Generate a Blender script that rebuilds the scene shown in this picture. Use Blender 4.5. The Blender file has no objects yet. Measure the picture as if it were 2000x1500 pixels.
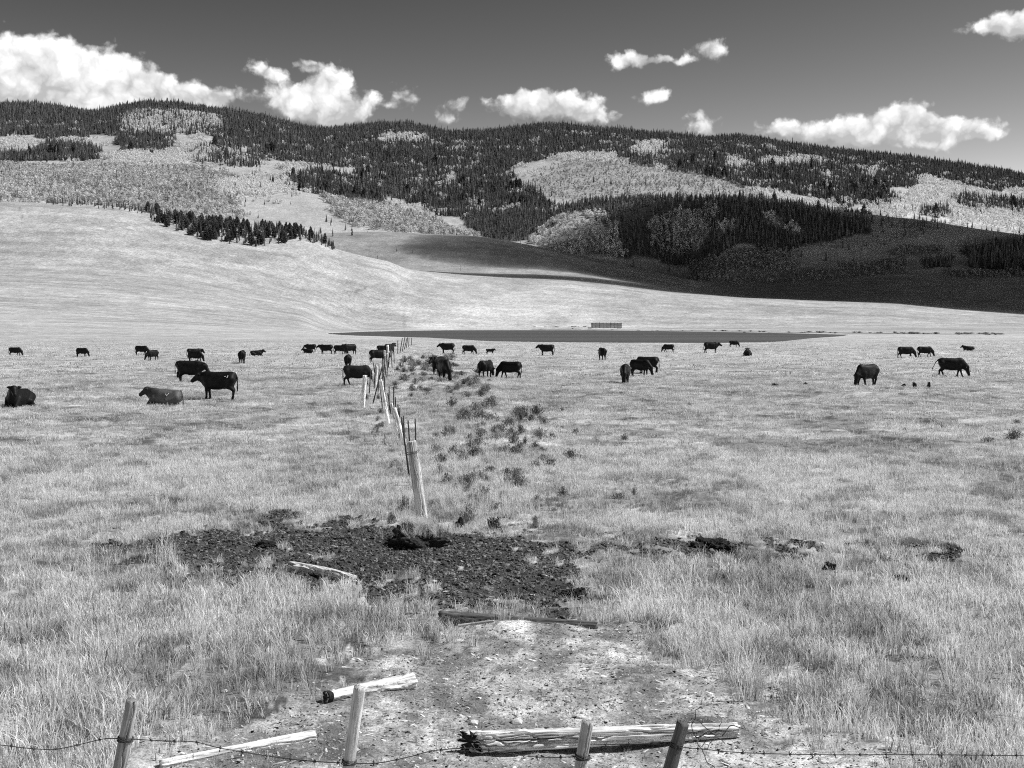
import bpy, math, random
import numpy as np
from mathutils import Vector, Matrix, Euler

random.seed(7)
RNG = np.random.default_rng(11)
SC = bpy.context.scene
COL = SC.collection
R = math.radians

# ------------------------------------------------------------------ camera
F = 2400.0            # focal length in pixels of a 2000 px wide picture
HOR = 637.0           # picture row of the true horizon
CH = 3.4              # eye height above the meadow
cam_d = bpy.data.cameras.new('camera')
cam = bpy.data.objects.new('camera', cam_d)
COL.objects.link(cam)
cam.location = (0, 0, CH)
cam.rotation_euler = (R(90), 0, 0)
cam_d.sensor_width = 36
cam_d.lens = 36 * F / 2000
cam_d.shift_y = -(750 - HOR) / 2000
cam_d.clip_start = 0.1
cam_d.clip_end = 40000
SC.camera = cam

# ------------------------------------------------------------------ light
SUN_EL = 52.0
SUN_AZ = 86.0         # degrees to the right of the view direction (+Y)
sd = Vector((math.sin(R(SUN_AZ)) * math.cos(R(SUN_EL)), math.cos(R(SUN_AZ)) * math.cos(R(SUN_EL)), math.sin(R(SUN_EL))))
sun_d = bpy.data.lights.new('sun', 'SUN')
sun_d.energy = 4.8
sun_d.angle = R(0.53)
sun_d.color = (1, 1, 1)
sun = bpy.data.objects.new('sun', sun_d)
COL.objects.link(sun)
sun.rotation_euler = sd.to_track_quat('Z', 'Y').to_euler()
SC.view_settings.view_transform = 'Standard'
SC.view_settings.look = 'None'
SC.view_settings.exposure = 0.2
SC.view_settings.gamma = 1.0
SC.view_settings.use_curve_mapping = False
cy = SC.cycles
cy.use_denoising = False
cy.max_bounces = 5
cy.diffuse_bounces = 2
cy.glossy_bounces = 2
cy.transmission_bounces = 2
cy.volume_bounces = 0
cy.sample_clamp_indirect = 1.5
cy.transparent_max_bounces = 12
cy.pixel_filter_type = 'BLACKMAN_HARRIS'
cy.filter_width = 1.1


# ------------------------------------------------------------------ node helpers
class NT:
    def __init__(self, tree):
        self.t = tree
        self.n = tree.nodes
        self.l = tree.links

    def node(self, kind, **kw):
        nd = self.n.new(kind)
        for k, v in kw.items():
            setattr(nd, k, v)
        return nd

    def put(self, sock, v):
        if hasattr(v, 'is_output') or isinstance(v, bpy.types.NodeSocket):
            self.l.new(v, sock)
        else:
            sock.default_value = v

    def math(self, op, a, b=None, c=None, clamp=False):
        nd = self.node('ShaderNodeMath', operation=op)
        nd.use_clamp = clamp
        self.put(nd.inputs[0], a)
        if b is not None:
            self.put(nd.inputs[1], b)
        if c is not None:
            self.put(nd.inputs[2], c)
        return nd.outputs[0]

    def vec(self, op, a, b=None):
        nd = self.node('ShaderNodeVectorMath', operation=op)
        self.put(nd.inputs[0], a)
        if b is not None:
            self.put(nd.inputs[1], b)
        return nd.outputs[0], nd.outputs[1]

    def noise(self, vec, scale, detail=4, rough=0.55, dist=0.0):
        nd = self.node('ShaderNodeTexNoise')
        if vec is not None:
            self.put(nd.inputs['Vector'], vec)
        nd.inputs['Scale'].default_value = scale
        nd.inputs['Detail'].default_value = detail
        nd.inputs['Roughness'].default_value = rough
        nd.inputs['Distortion'].default_value = dist
        return nd.outputs['Fac']

    def rng(self, v, a, b, c, d, smooth=False):
        nd = self.node('ShaderNodeMapRange')
        if smooth:
            nd.interpolation_type = 'SMOOTHSTEP'
        self.put(nd.inputs[0], v)
        for i, q in enumerate((a, b, c, d)):
            nd.inputs[i + 1].default_value = q
        return nd.outputs[0]

    def grey(self, v):
        nd = self.node('ShaderNodeCombineColor')
        for i in range(3):
            self.put(nd.inputs[i], v)
        return nd.outputs[0]


def new_mat(name):
    m = bpy.data.materials.new(name)
    m.use_nodes = True
    m.node_tree.nodes.clear()
    t = NT(m.node_tree)
    out = t.node('ShaderNodeOutputMaterial')
    return m, t, out


def principled(t, out, base, rough=0.9, spec=0.2, normal=None):
    b = t.node('ShaderNodeBsdfPrincipled')
    t.put(b.inputs['Base Color'], base)
    t.put(b.inputs['Roughness'], rough)
    t.put(b.inputs['Specular IOR Level'], spec)
    if normal is not None:
        t.put(b.inputs['Normal'], normal)
    t.l.new(b.outputs[0], out.inputs['Surface'])
    return b


def bump(t, h, strength, dist):
    b = t.node('ShaderNodeBump')
    b.inputs['Strength'].default_value = strength
    b.inputs['Distance'].default_value = dist
    t.put(b.inputs['Height'], h)
    return b.outputs[0]


# ------------------------------------------------------------------ sky
world = bpy.data.worlds.new('World')
SC.world = world
world.use_nodes = True
world.cycles.sampling_method = 'MANUAL'
world.cycles.sample_map_resolution = 2048
world.node_tree.nodes.clear()
W = NT(world.node_tree)
wo = W.node('ShaderNodeOutputWorld')
sky = W.node('ShaderNodeTexSky')
sky.sky_type = 'NISHITA'
sky.sun_disc = False
sky.sun_elevation = R(SUN_EL)
sky.sun_rotation = R(SUN_AZ)
sky.altitude = 2500
sky.air_density = 1.0
sky.dust_density = 0.9
sky.ozone_density = 1.0
sep = W.node('ShaderNodeSeparateColor')
W.l.new(sky.outputs[0], sep.inputs[0])
# black-and-white film: mostly red light (a red filter darkens the blue sky)
film = W.math('ADD', W.math('MULTIPLY', sep.outputs[0], 0.82), W.math('MULTIPLY', sep.outputs[1], 0.18))
SKY_GAIN = 1.2
skyv = W.math('MULTIPLY', W.math('POWER', W.math('DIVIDE', film, 2.3), 2.6), 2.3 * SKY_GAIN)
tc = W.node('ShaderNodeTexCoord')
sx = W.node('ShaderNodeSeparateXYZ')
W.l.new(tc.outputs['Generated'], sx.inputs[0])
az = W.math('ARCTAN2', sx.outputs[0], sx.outputs[1])
el = W.math('ARCSINE', sx.outputs[2])
cx = W.node('ShaderNodeCombineXYZ')
W.l.new(az, cx.inputs[0])
W.l.new(el, cx.inputs[1])
ang = cx.outputs[0]
# billow distortion of the cloud outlines
wn = W.node('ShaderNodeTexNoise')
W.l.new(ang, wn.inputs['Vector'])
wn.inputs['Scale'].default_value = 55
wn.inputs['Detail'].default_value = 5
wn.inputs['Roughness'].default_value = 0.55
warp, _ = W.vec('SUBTRACT', wn.outputs['Color'], (0.5, 0.5, 0.5))
warp, _ = W.vec('MULTIPLY', warp, (0.022, 0.013, 0))
angw, _ = W.vec('ADD', ang, warp)
CLOUDS = [  # (x, y, rx, ry, weight): where each puff stands, picture pixels turned into bearings below
    (50, 128, 66, 60, 1.25), (120, 144, 92, 60, 1.25), (205, 166, 82, 52, 1.2), (60, 185, 130, 48, 1.2), (270, 182, 90, 42, 1.4),
    (345, 188, 75, 28, 1.25), (395, 200, 40, 20, 1.0), (-60, 165, 90, 70, 1.1), (-200, 190, 150, 60, 1.0), (160, 205, 150, 26, 1.0),
    (508, 128, 32, 20, .78), (535, 142, 26, 14, .72), (598, 122, 20, 18, .8), (645, 150, 50, 30, .85), (560, 190, 55, 32, 1.0),
    (610, 210, 65, 36, 1.15), (655, 200, 45, 44, 1.0), (690, 225, 50, 24, .8), (455, 184, 58, 24, .6), (728, 196, 22, 22, .85),
    (790, 188, 32, 30, .86), (900, 202, 36, 15, .95), (868, 230, 32, 20, 1.05), (1010, 200, 52, 26, 1.1), (1060, 205, 58, 30, 1.15),
    (1130, 210, 52, 30, 1.0), (1172, 228, 40, 22, .8), (1190, 190, 30, 10, .4), (1225, 116, 50, 18, 1.25), (1305, 118, 50, 9, .85),
    (1388, 97, 44, 25, 1.15), (1282, 190, 44, 19, 1.15), (1375, 244, 40, 24, 1.15), (1345, 222, 18, 10, .5),
    (1515, 250, 55, 24, .95), (1600, 260, 60, 24, 1.0), (1665, 252, 42, 28, 1.1), (1690, 280, 50, 16, .7), (1765, 224, 48, 30, 1.4),
    (1805, 250, 88, 24, 1.5), (1885, 260, 66, 17, 1.3), (1738, 236, 30, 16, .9), (1850, 288, 26, 16, .75), (1935, 52, 50, 18, .95),
    (1990, 44, 55, 24, 1.1), (2080, 50, 80, 30, 1.0), (1800, 285, 60, 10, .4), (960, 225, 40, 10, .3),
    (2300, 200, 200, 70, 1.0), (-700, 120, 220, 80, 1.0), (2900, 240, 240, 60, 1.0)]
total = None
lift = None
for (px, py, rx, ry, wt) in CLOUDS:
    u, v = (px - 1000) / F, (HOR - py) / F
    a0, e0 = math.atan(u), math.atan(v / math.sqrt(1 + u * u))
    p, _ = W.vec('SUBTRACT', angw, (a0, e0, 0))
    p, _ = W.vec('MULTIPLY', p, (F / rx, F / ry, 0))
    nd = W.node('ShaderNodeVectorMath', operation='DOT_PRODUCT')
    W.l.new(p, nd.inputs[0])
    W.l.new(p, nd.inputs[1])
    g = W.math('MULTIPLY', W.math('EXPONENT', W.math('MULTIPLY', nd.outputs[1], -1.0)), wt)
    total = g if total is None else W.math('ADD', total, g)
    ysep = W.node('ShaderNodeSeparateXYZ')
    W.l.new(p, ysep.inputs[0])
    gy_ = W.math('MULTIPLY', g, ysep.outputs[1])
    lift = gy_ if lift is None else W.math('ADD', lift, gy_)
n1 = W.noise(ang, 70, 7, 0.6)
n2 = W.noise(ang, 26, 5, 0.55)
vor = W.node('ShaderNodeTexVoronoi')
vor.feature = 'F1'
W.l.new(angw, vor.inputs['Vector'])
vor.inputs['Scale'].default_value = 62
vor.inputs['Detail'].default_value = 2.0
vor.inputs['Roughness'].default_value = 0.55
bil = W.math('SUBTRACT', 0.60, vor.outputs['Distance'])
ragged = W.math('ADD', W.math('MULTIPLY', bil, 0.68), W.math('MULTIPLY', W.math('SUBTRACT', n1, 0.5), 1.0))
dens = W.math('ADD', total, W.math('MULTIPLY', ragged, W.math('MULTIPLY', W.rng(total, 0.08, 0.35, 0, 1, True), W.rng(total, 0.7, 1.7, 1.0, 0.45, True))))
cover = W.rng(dens, 0.26, 0.98, 0, 1, True)
tilt = W.math('DIVIDE', lift, W.math('MAXIMUM', total, 0.15))
body = W.math('ADD', W.math('MULTIPLY', bil, 0.55), W.math('MULTIPLY', W.math('SUBTRACT', n2, 0.5), 0.8))
lum = W.math('ADD', W.math('ADD', 0.93, W.math('MULTIPLY', tilt, 0.34)), body)
lum = W.math('MAXIMUM', W.math('MINIMUM', lum, 1.05), 0.5)
mixv = W.math('ADD', W.math('MULTIPLY', skyv, W.math('SUBTRACT', 1.0, cover)),
              W.math('MULTIPLY', W.math('MULTIPLY', lum, cover), 15.0))
bg = W.node('ShaderNodeBackground')
W.l.new(W.grey(mixv), bg.inputs[0])
bg.inputs[1].default_value = 0.062
W.l.new(bg.outputs[0], wo.inputs['Surface'])


# ------------------------------------------------------------------ scene helpers
def tag(o, label=None, cat=None, group=None, kind=None):
    if label:
        o['label'] = label
    if cat:
        o['category'] = cat
    if group:
        o['group'] = group
    if kind:
        o['kind'] = kind
    return o


def empty(name, loc=(0, 0, 0)):
    o = bpy.data.objects.new(name, None)
    COL.objects.link(o)
    o.location = loc
    o.empty_display_size = 0.2
    return o


def mesh_np(name, verts, faces, smooth=False):
    """verts (n,3); faces: array (m,k) or list of tuples."""
    me = bpy.data.meshes.new(name)
    verts = np.asarray(verts, dtype=np.float32)
    if isinstance(faces, np.ndarray):
        m, k = faces.shape
        me.vertices.add(len(verts))
        me.vertices.foreach_set('co', verts.ravel())
        me.loops.add(m * k)
        me.loops.foreach_set('vertex_index', faces.astype(np.int32).ravel())
        me.polygons.add(m)
        me.polygons.foreach_set('loop_start', np.arange(0, m * k, k, dtype=np.int32))
        me.update(calc_edges=True)
    else:
        me.from_pydata([tuple(map(float, v)) for v in verts], [], faces)
        me.update()
    if smooth:
        me.polygons.foreach_set('use_smooth', np.ones(len(me.polygons), dtype=bool))
    me.validate()
    return me


def link_mesh(name, me, mat=None, parent=None, loc=None):
    o = bpy.data.objects.new(name, me)
    COL.objects.link(o)
    if mat is not None and not me.materials:
        me.materials.append(mat)
    if parent is not None:
        o.parent = parent
    if loc is not None:
        o.location = loc
    return o


def copy_tree(o, parent=None):
    c = o.copy()
    COL.objects.link(c)
    if parent is not None:
        c.parent = parent
    for ch in o.children:
        copy_tree(ch, c)
    return c


def hash2(ix, iy, seed):
    h = (ix.astype(np.int64) * 374761393 + iy.astype(np.int64) * 668265263 + seed * 982451653) & 0x7fffffff
    h = ((h ^ (h >> 13)) * 1274126177) & 0x7fffffff
    h = (h ^ (h >> 16)) & 0xffffff
    return h / float(0xffffff)


def vnoise(x, y, seed=0):
    ix, iy = np.floor(x), np.floor(y)
    fx, fy = x - ix, y - iy
    fx = fx * fx * fx * (fx * (fx * 6 - 15) + 10)
    fy = fy * fy * fy * (fy * (fy * 6 - 15) + 10)
    a, b = hash2(ix, iy, seed), hash2(ix + 1, iy, seed)
    c, d = hash2(ix, iy + 1, seed), hash2(ix + 1, iy + 1, seed)
    return (a + (b - a) * fx) * (1 - fy) + (c + (d - c) * fx) * fy


def fbm(x, y, seed=0, octv=4, gain=0.5):
    s, amp, tot = 0, 1.0, 0
    for k in range(octv):
        s = s + amp * vnoise(x * 2 ** k + 17.3 * k, y * 2 ** k - 9.1 * k, seed + k)
        tot += amp
        amp *= gain
    return s / tot


def sstep(a, b, x):
    t = np.clip((x - a) / (b - a), 0, 1)
    return t * t * (3 - 2 * t)


def in_poly(px, py, poly):
    inside = np.zeros(px.shape, bool)
    n = len(poly)
    for i in range(n):
        x0, y0 = poly[i]
        x1, y1 = poly[(i + 1) % n]
        c = ((y0 > py) != (y1 > py))
        if y1 == y0:
            continue
        xi = x0 + (py - y0) * (x1 - x0) / (y1 - y0)
        inside ^= c & (px < xi)
    return inside


def gp(x, y, z=0.0):
    """Ground point seen at a picture position, on the flat meadow."""
    Y = F * (CH - z) / (y - HOR)
    return (x - 1000) / F * Y, Y


# ------------------------------------------------------------------ terrain
def curve(pts):
    xs, ys = zip(*pts)
    xs, ys = np.array(xs, float), np.array(ys, float)
    return lambda x: np.interp(x, xs, ys)


def zpx(y, Y):
    return CH + (HOR - y) / F * Y


NS, NR = 561, 1150
S = np.linspace(-0.60, 0.60, NS)
LY = np.linspace(math.log(3.6), math.log(6400), NR)
YR = np.exp(LY)
XP = 1000 + F * S

yA = curve([(-500, 430), (-200, 408), (0, 396), (60, 398), (160, 401), (230, 406), (300, 420), (350, 432), (450, 446), (560, 456), (605, 462), (640, 480),
            (660, 489), (700, 499), (760, 512), (800, 527), (850, 535), (900, 540), (1000, 547), (1100, 550), (1200, 559), (1300, 572), (1450, 583), (1600, 589),
            (1750, 593), (1850, 602), (2000, 613), (2500, 632)])
yB = curve([(-500, 450), (300, 455), (500, 464), (600, 460), (650, 456), (700, 454), (760, 454), (820, 457), (880, 460), (930, 462), (980, 469), (1050, 483), (1130, 499),
            (1200, 515), (1280, 534), (1340, 546), (1400, 553), (1500, 556), (1600, 552), (1750, 546), (2000, 542), (2500, 540)])
yC = curve([(-500, 400), (0, 385), (300, 402), (500, 418), (650, 436), (800, 448), (900, 455), (960, 452), (1040, 432), (1090, 412), (1150, 402), (1200, 396),
            (1300, 392), (1400, 392), (1500, 402), (1600, 414), (1700, 419), (1800, 430), (1900, 446), (2000, 461), (2500, 500)])
yD1 = curve([(-500, 335), (0, 334), (200, 332), (400, 340), (560, 356), (700, 385), (850, 405), (960, 400), (1060, 375), (1200, 362), (1400, 364), (1500, 374),
             (1600, 388), (1700, 400), (1800, 410), (1900, 424), (2000, 440), (2500, 470)])
yD2 = curve([(-500, 262), (0, 268), (200, 274), (400, 268), (600, 300), (800, 318), (1000, 316), (1200, 300), (1400, 312), (1600, 336), (1800, 362), (2000, 392), (2500, 440)])
yD3 = curve([(-500, 245), (-200, 224), (0, 213), (60, 211), (110, 218), (175, 230), (230, 219), (290, 209), (350, 213), (410, 224), (520, 238), (570, 252), (615, 264),
             (680, 258), (740, 252), (800, 251), (840, 262), (880, 270), (940, 265), (1000, 262), (1060, 252), (1130, 256), (1200, 264), (1300, 274), (1380, 281), (1440, 276),
             (1500, 284), (1600, 298), (1700, 309), (1800, 319), (1900, 335), (2000, 350), (2500, 410)])
z600 = curve([(-500, 14), (0, 8), (300, 5), (600, .6), (700, 0), (2500, 0)])
y1110 = curve([(-500, 520), (0, 525), (200, 532), (400, 556), (550, 586), (700, 617), (800, 631), (900, 638), (1000, 641), (1200, 642), (1600, 641), (2000, 641), (2500, 642)])

kY = np.array([3.0, 230, 600, 1110, 1500, 1640, 1950, 2090, 2500, 2700, 3200, 3800, 4500, 5200, 6500])


def smoothcol(a, n):
    k = np.hanning(2 * n + 1)
    k /= k.sum()
    return np.convolve(np.pad(a, n, mode='edge'), k, 'valid')


zc = []
zc.append(np.zeros(NS))
zc.append(np.zeros(NS))
zc.append(z600(XP))
zc.append(zpx(y1110(XP), 1110))
zA = zpx(yA(XP), 1500)
zB = zpx(yB(XP), 1950)
zCc = zpx(yC(XP), 2500)
zD1, zD2, zD3 = zpx(yD1(XP), 3200), zpx(yD2(XP), 3800), zpx(yD3(XP), 4500)
right = sstep(1250, 1650, XP)
zc.append(zA)
y1640 = curve([(700, 512), (740, 518), (780, 524), (840, 528), (900, 531), (1050, 534), (1150, 541), (1250, 553), (1350, 568), (1450, 579), (1600, 584), (1750, 587), (2000, 604), (2500, 625)])
hid4 = sstep(690, 790, XP)
zc.append((zA - 7) * (1 - hid4) + zpx(y1640(XP), 1640) * hid4)
zc.append(zB)
hidB = sstep(560, 660, XP) * (1 - sstep(1330, 1420, XP))
z2090_free = zB + (zCc - zB) * 0.22
zc.append(z2090_free * (1 - hidB) + (zB - 6) * hidB)
zc.append(zCc)
hidC = sstep(1000, 1150, XP)
zc.append((zCc + (zD1 - zCc) * 0.4) * (1 - hidC) + (zCc - 9) * hidC)
zc.append(zD1)
zc.append(zD2)
zc.append(zD3)
zc.append(zD3 - 130)
zc.append(zD3 - 300)
zc = np.array([smoothcol(a, {2: 45, 3: 30, 12: 1}.get(i, 5)) for i, a in enumerate(zc)])


def pchip(xk, yk, x):
    h = np.diff(xk)[:, None]
    d = np.diff(yk, axis=0) / h
    m = np.zeros_like(yk)
    w1 = 2 * h[1:] + h[:-1]
    w2 = h[1:] + 2 * h[:-1]
    prod = d[1:] * d[:-1]
    with np.errstate(divide='ignore', invalid='ignore'):
        mm = (w1 + w2) / (w1 / d[:-1] + w2 / d[1:])
    m[1:-1] = np.where(prod > 0, mm, 0)
    m[0], m[-1] = d[0], d[-1]
    i = np.clip(np.searchsorted(xk, x) - 1, 0, len(xk) - 2)
    t = ((x - xk[i]) / (xk[i + 1] - xk[i]))[:, None]
    hh = h[i]
    return ((1 + 2 * t) * (1 - t) ** 2 * yk[i] + t * (1 - t) ** 2 * hh * m[i]
            + t * t * (3 - 2 * t) * yk[i + 1] + t * t * (t - 1) * hh * m[i + 1])


Z = pchip(kY, zc, YR)                       # rows x columns
YY = np.repeat(YR[:, None], NS, 1)
XX = S[None, :] * YY
# natural relief: gullies and swells on the slopes, small hummocks on the meadow
am = 0.5 * sstep(300, 900, YY) + 5.0 * sstep(2050, 3000, YY)
Z += am * (fbm(XX / 130, YY / 130, 3, 4) - 0.5) * 2
Z += (0.10 * (fbm(XX / 1.3, YY / 1.3, 21, 4) - 0.5) + 0.05 * (fbm(XX / 0.3, YY / 0.3, 25, 3) - 0.5) + 0.14 * (fbm(XX / 0.75, YY / 0.75, 27, 2) - 0.5)) * (1 - sstep(60, 160, YY))
Z += 0.30 * (fbm(XX / 14, YY / 9, 31, 3) - 0.5) * sstep(25, 60, YY) * (1 - sstep(130, 210, YY))
PXg = 1000 + F * S[None, :] + 0 * YY
PYg = HOR + F * CH / YY                      # picture row of the meadow at z = 0

# lake bed
LAKE_Z = -0.32
lake_near = curve([(560, 654.0), (650, 653.6), (700, 656.5), (770, 658.5), (840, 660.5), (950, 667), (1050, 669.6), (1200, 671.5), (1400, 672), (1500, 670), (1560, 664), (1640, 657), (1720, 654)])
lake_far = curve([(560, 653.0), (650, 650.5), (720, 647.6), (800, 646), (900, 644.6), (1100, 644.4), (1300, 646.6), (1500, 650), (1640, 653.4), (1720, 653.8)])
PYl = HOR + F * (CH - LAKE_Z) / YY
jit = (fbm(XX / 30, YY / 60, 51, 3) - 0.5) * 1.6
inl = np.minimum(lake_near(PXg) + jit - PYl, PYl - lake_far(PXg))
inl = np.where((PXg > 640) & (PXg < 1650), inl, np.minimum(inl, -1.5 - np.maximum(640 - PXg, PXg - 1650) / 10))
flat = sstep(560, 655, PXg) * (1 - sstep(1640, 1850, PXg))
low = sstep(230, 300, YY) * (1 - sstep(1050, 1300, YY)) * flat * (1 - sstep(2.0, 8.0, -inl))
Zl = np.where(inl > 0, -1.0, LAKE_Z + 0.10 + np.clip(-inl, 0, 4) * 0.07)
Z = Z * (1 - low) + np.minimum(Z, Zl) * low * (inl <= 0) + Zl * low * (inl > 0)

# mound round the big corner post, shallow scoops in the trampled mud
MX, MY = gp(826, 1050)
Z += 0.36 * np.exp(-(((XX - MX) / 0.30) ** 2 + ((YY - MY - .1) / 0.40) ** 2) ** 1.5)
MUD = [(150, 1062), (330, 1040), (480, 1018), (640, 1012), (780, 1025), (900, 1030), (1030, 1038), (1060, 1055), (1240, 1052), (1350, 1045), (1500, 1062), (1800, 1075), (2100, 1080),
       (2100, 1092), (1800, 1095), (1400, 1085), (1250, 1088), (1100, 1078), (1130, 1110), (1160, 1160), (1130, 1190), (960, 1196), (800, 1190), (700, 1178), (660, 1152), (560, 1138), (400, 1130), (250, 1112)]
SAND = [(640, 1290), (600, 1330), (640, 1390), (440, 1400), (330, 1440), (250, 1520), (300, 1700), (1900, 1700), (1750, 1500), (1600, 1420), (1440, 1350), (1330, 1310), (1260, 1270), (1180, 1225), (1000, 1200),
        (860, 1190), (800, 1215), (860, 1250), (820, 1275), (720, 1270)]
hum = np.exp(-((PXg - 945) / 105) ** 2 - ((PYg - 895) / 85) ** 2) * .45 + np.exp(-((PXg - 862) / 85) ** 2 - ((PYg - 735) / 34) ** 2) * .7
Z += hum * (fbm(XX / 1.3, YY / 1.6, 145, 3) - .3) * (YY > 14)
near = YY < 40
Xn, Yn, Pn, Qn = XX[near], YY[near], PXg[near], PYg[near]


def soft(poly, jx, jy, seed):
    acc = 0
    for q in range(5):
        w1 = fbm(Xn / (.4 + .35 * q), Yn / (.5 + .5 * q), seed + 7 * q, 4) - .5
        w2 = fbm(Xn / (.45 + .3 * q), Yn / (.5 + .5 * q), seed + 3 + 7 * q, 4) - .5
        acc = acc + in_poly(Pn + w1 * jx * 18 / Yn, Qn + w2 * jy, poly)
    return acc / 5


grainy = .5 * fbm(Xn / .16, Yn / .2, 77, 3) + .5 * fbm(Xn / .6, Yn / .8, 79, 3)
mud = np.zeros_like(YY)
sand = np.zeros_like(YY)
mud[near] = soft(MUD, 200, 85, 61) * (fbm(Xn / 0.35, Yn / 0.5, 71, 3) > 0.22 + 0.09 * sstep(1150, 1400, Pn)) > .10 + .85 * sstep(.36, .62, grainy)
sand[near] = soft(SAND, 240, 75, 161) > .15 + .8 * sstep(.35, .65, grainy)
sand = np.where(mud > 0, 0, sand)
Z -= 0.05 * mud * fbm(XX / 0.25, YY / 0.25, 73, 3)


def terrain(xq, yq, arr=None):
    arr = Z if arr is None else arr
    s = np.clip((np.asarray(xq) / np.asarray(yq) - S[0]) / (S[1] - S[0]), 0, NS - 1.001)
    r = np.clip((np.log(np.asarray(yq)) - LY[0]) / (LY[1] - LY[0]), 0, NR - 1.001)
    i, j = r.astype(int), s.astype(int)
    fr, fs = r - i, s - j
    return (arr[i, j] * (1 - fr) * (1 - fs) + arr[i + 1, j] * fr * (1 - fs) + arr[i, j + 1] * (1 - fr) * fs + arr[i + 1, j + 1] * fr * fs)


def hz(x, y):
    return float(terrain(np.array([x]), np.array([y]))[0])


# land cover: which ground colour lies where (bare earth, dry meadow, forest floor)
PYt = HOR - F * (Z - CH) / YY                # picture row of each terrain point
tone = 0.40 + 0.0 * YY
tone -= 0.05 * sstep(400, 900, YY)
patch = fbm(XX / 6, YY / 9, 81, 4)
tone *= 0.8 + 0.4 * patch
fieldn = fbm(XX / 60, YY / 90, 83, 4)
tone *= 1 + 0.35 * (fieldn - 0.5) * sstep(100, 300, YY)
streak = fbm(XX / 90 + YY / 160, YY / 16, 87, 3)
tone *= 1 + 0.45 * (streak - 0.5) * sstep(300, 700, YY) * (1 - sstep(2000, 2400, YY))
TRAILS_AND_LIT_STRIP = [([(1040, 643.2), (1200, 643.8), (1300, 645.2), (1500, 648.6), (1700, 651), (1960, 654)], .3, .8), ([(1200, 640.5), (1500, 641.5), (1900, 644)], .8, .8), ([(0, 452), (60, 448), (115, 450), (200, 447), (310, 444)], 1.25, 1.6), ([(0, 424), (60, 436), (115, 450)], 1.3, 1.4), ([(150, 403), (210, 420), (280, 436)], 1.2, 1.4), ([(240, 408), (330, 440), (380, 462)], 1.22, 1.4), ([(45, 428), (40, 412), (36, 400)], .6, 1.2),
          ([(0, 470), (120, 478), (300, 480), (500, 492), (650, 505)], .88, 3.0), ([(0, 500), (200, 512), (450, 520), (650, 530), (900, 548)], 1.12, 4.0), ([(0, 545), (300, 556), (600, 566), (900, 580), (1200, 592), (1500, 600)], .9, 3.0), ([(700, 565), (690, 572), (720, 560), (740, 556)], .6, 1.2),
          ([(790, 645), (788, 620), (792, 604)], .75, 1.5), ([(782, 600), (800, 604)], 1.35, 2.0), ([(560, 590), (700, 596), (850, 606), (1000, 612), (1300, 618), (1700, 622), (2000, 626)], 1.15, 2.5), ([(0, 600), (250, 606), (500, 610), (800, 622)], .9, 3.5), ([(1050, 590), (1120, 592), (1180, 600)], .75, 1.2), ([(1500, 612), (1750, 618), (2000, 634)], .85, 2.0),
          ([(850, 520), (960, 528), (1060, 531)], 1.3, 3), ([(700, 470), (800, 480), (870, 478)], .9, 4)]  # knoll-foot entry paints the sunlit strip as lighter ground
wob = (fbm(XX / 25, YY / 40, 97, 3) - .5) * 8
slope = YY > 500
for line, gain, wd in TRAILS_AND_LIT_STRIP:
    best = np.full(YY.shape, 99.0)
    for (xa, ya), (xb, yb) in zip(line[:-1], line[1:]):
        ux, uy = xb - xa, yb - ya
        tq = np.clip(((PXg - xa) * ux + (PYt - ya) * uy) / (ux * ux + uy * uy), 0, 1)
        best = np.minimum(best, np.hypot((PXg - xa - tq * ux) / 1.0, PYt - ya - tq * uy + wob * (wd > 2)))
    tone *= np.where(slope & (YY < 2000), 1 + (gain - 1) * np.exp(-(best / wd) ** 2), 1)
fine_s = fbm(XX / 26 + YY / 300, YY / 5.0, 89, 4)
tone *= 1 + 0.5 * (fine_s - 0.5) * sstep(350, 700, YY) * (1 - sstep(2000, 2400, YY))
gaps = sstep(.50, .36, fbm(XX / 2.2, YY / 3.0, 101, 3)) * .6 + sstep(.46, .34, fbm(XX / .55, YY / .6, 103, 2)) * .6
tone *= 1 - .75 * np.clip(gaps, 0, 1) * (1 - sstep(60, 150, YY))
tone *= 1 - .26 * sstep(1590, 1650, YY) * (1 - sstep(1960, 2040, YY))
tone = np.where(mud > 0, 0.035 + 0.06 * fbm(XX / 0.2, YY / 0.2, 91, 2), tone)
tone = np.where(sand > 0, 0.47 * (0.45 + 0.75 * sstep(.28, .68, fbm(XX / 0.4, YY / 0.5, 95, 5))) * (1 - .38 * sstep(.48, .60, fbm(XX / .8, YY / .5, 96, 6, .68))), tone)
shore = np.exp(-(np.abs(inl + 0.5) / 0.9) ** 2) * (YY > 200) * (YY < 1500) * (PXg > 640) * (PXg < 1750)
tone = tone * (1 - 0.0 * shore) + 0.12 * shore
tone = np.clip(tone, 0.01, 0.75)

mG, t, out = new_mat('meadow_ground')
geo = t.node('ShaderNodeNewGeometry')
at = t.node('ShaderNodeAttribute', attribute_name='tone')
nA = t.noise(geo.outputs['Position'], 9.0, 6, 0.7)
nB = t.noise(geo.outputs['Position'], 0.45, 8, 0.72)
nC = t.noise(geo.outputs['Position'], 0.035, 8, 0.68)
nn = t.math('MULTIPLY', t.rng(nA, 0.3, 0.7, 0.6, 1.4), t.rng(nB, 0.3, 0.7, 0.5, 1.5))
nn = t.math('MULTIPLY', nn, t.rng(nC, 0.3, 0.7, 0.84, 1.16))
gs, _ = t.vec('MULTIPLY', geo.outputs['Position'], (0.12, 0.5, 0.5))
nD = t.noise(gs, 1.0, 8, 0.75)
nE = t.noise(geo.outputs['Position'], 48.0, 5, 0.75)
nn = t.math('MULTIPLY', nn, t.rng(nE, 0.35, 0.65, 0.5, 1.5))
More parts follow.
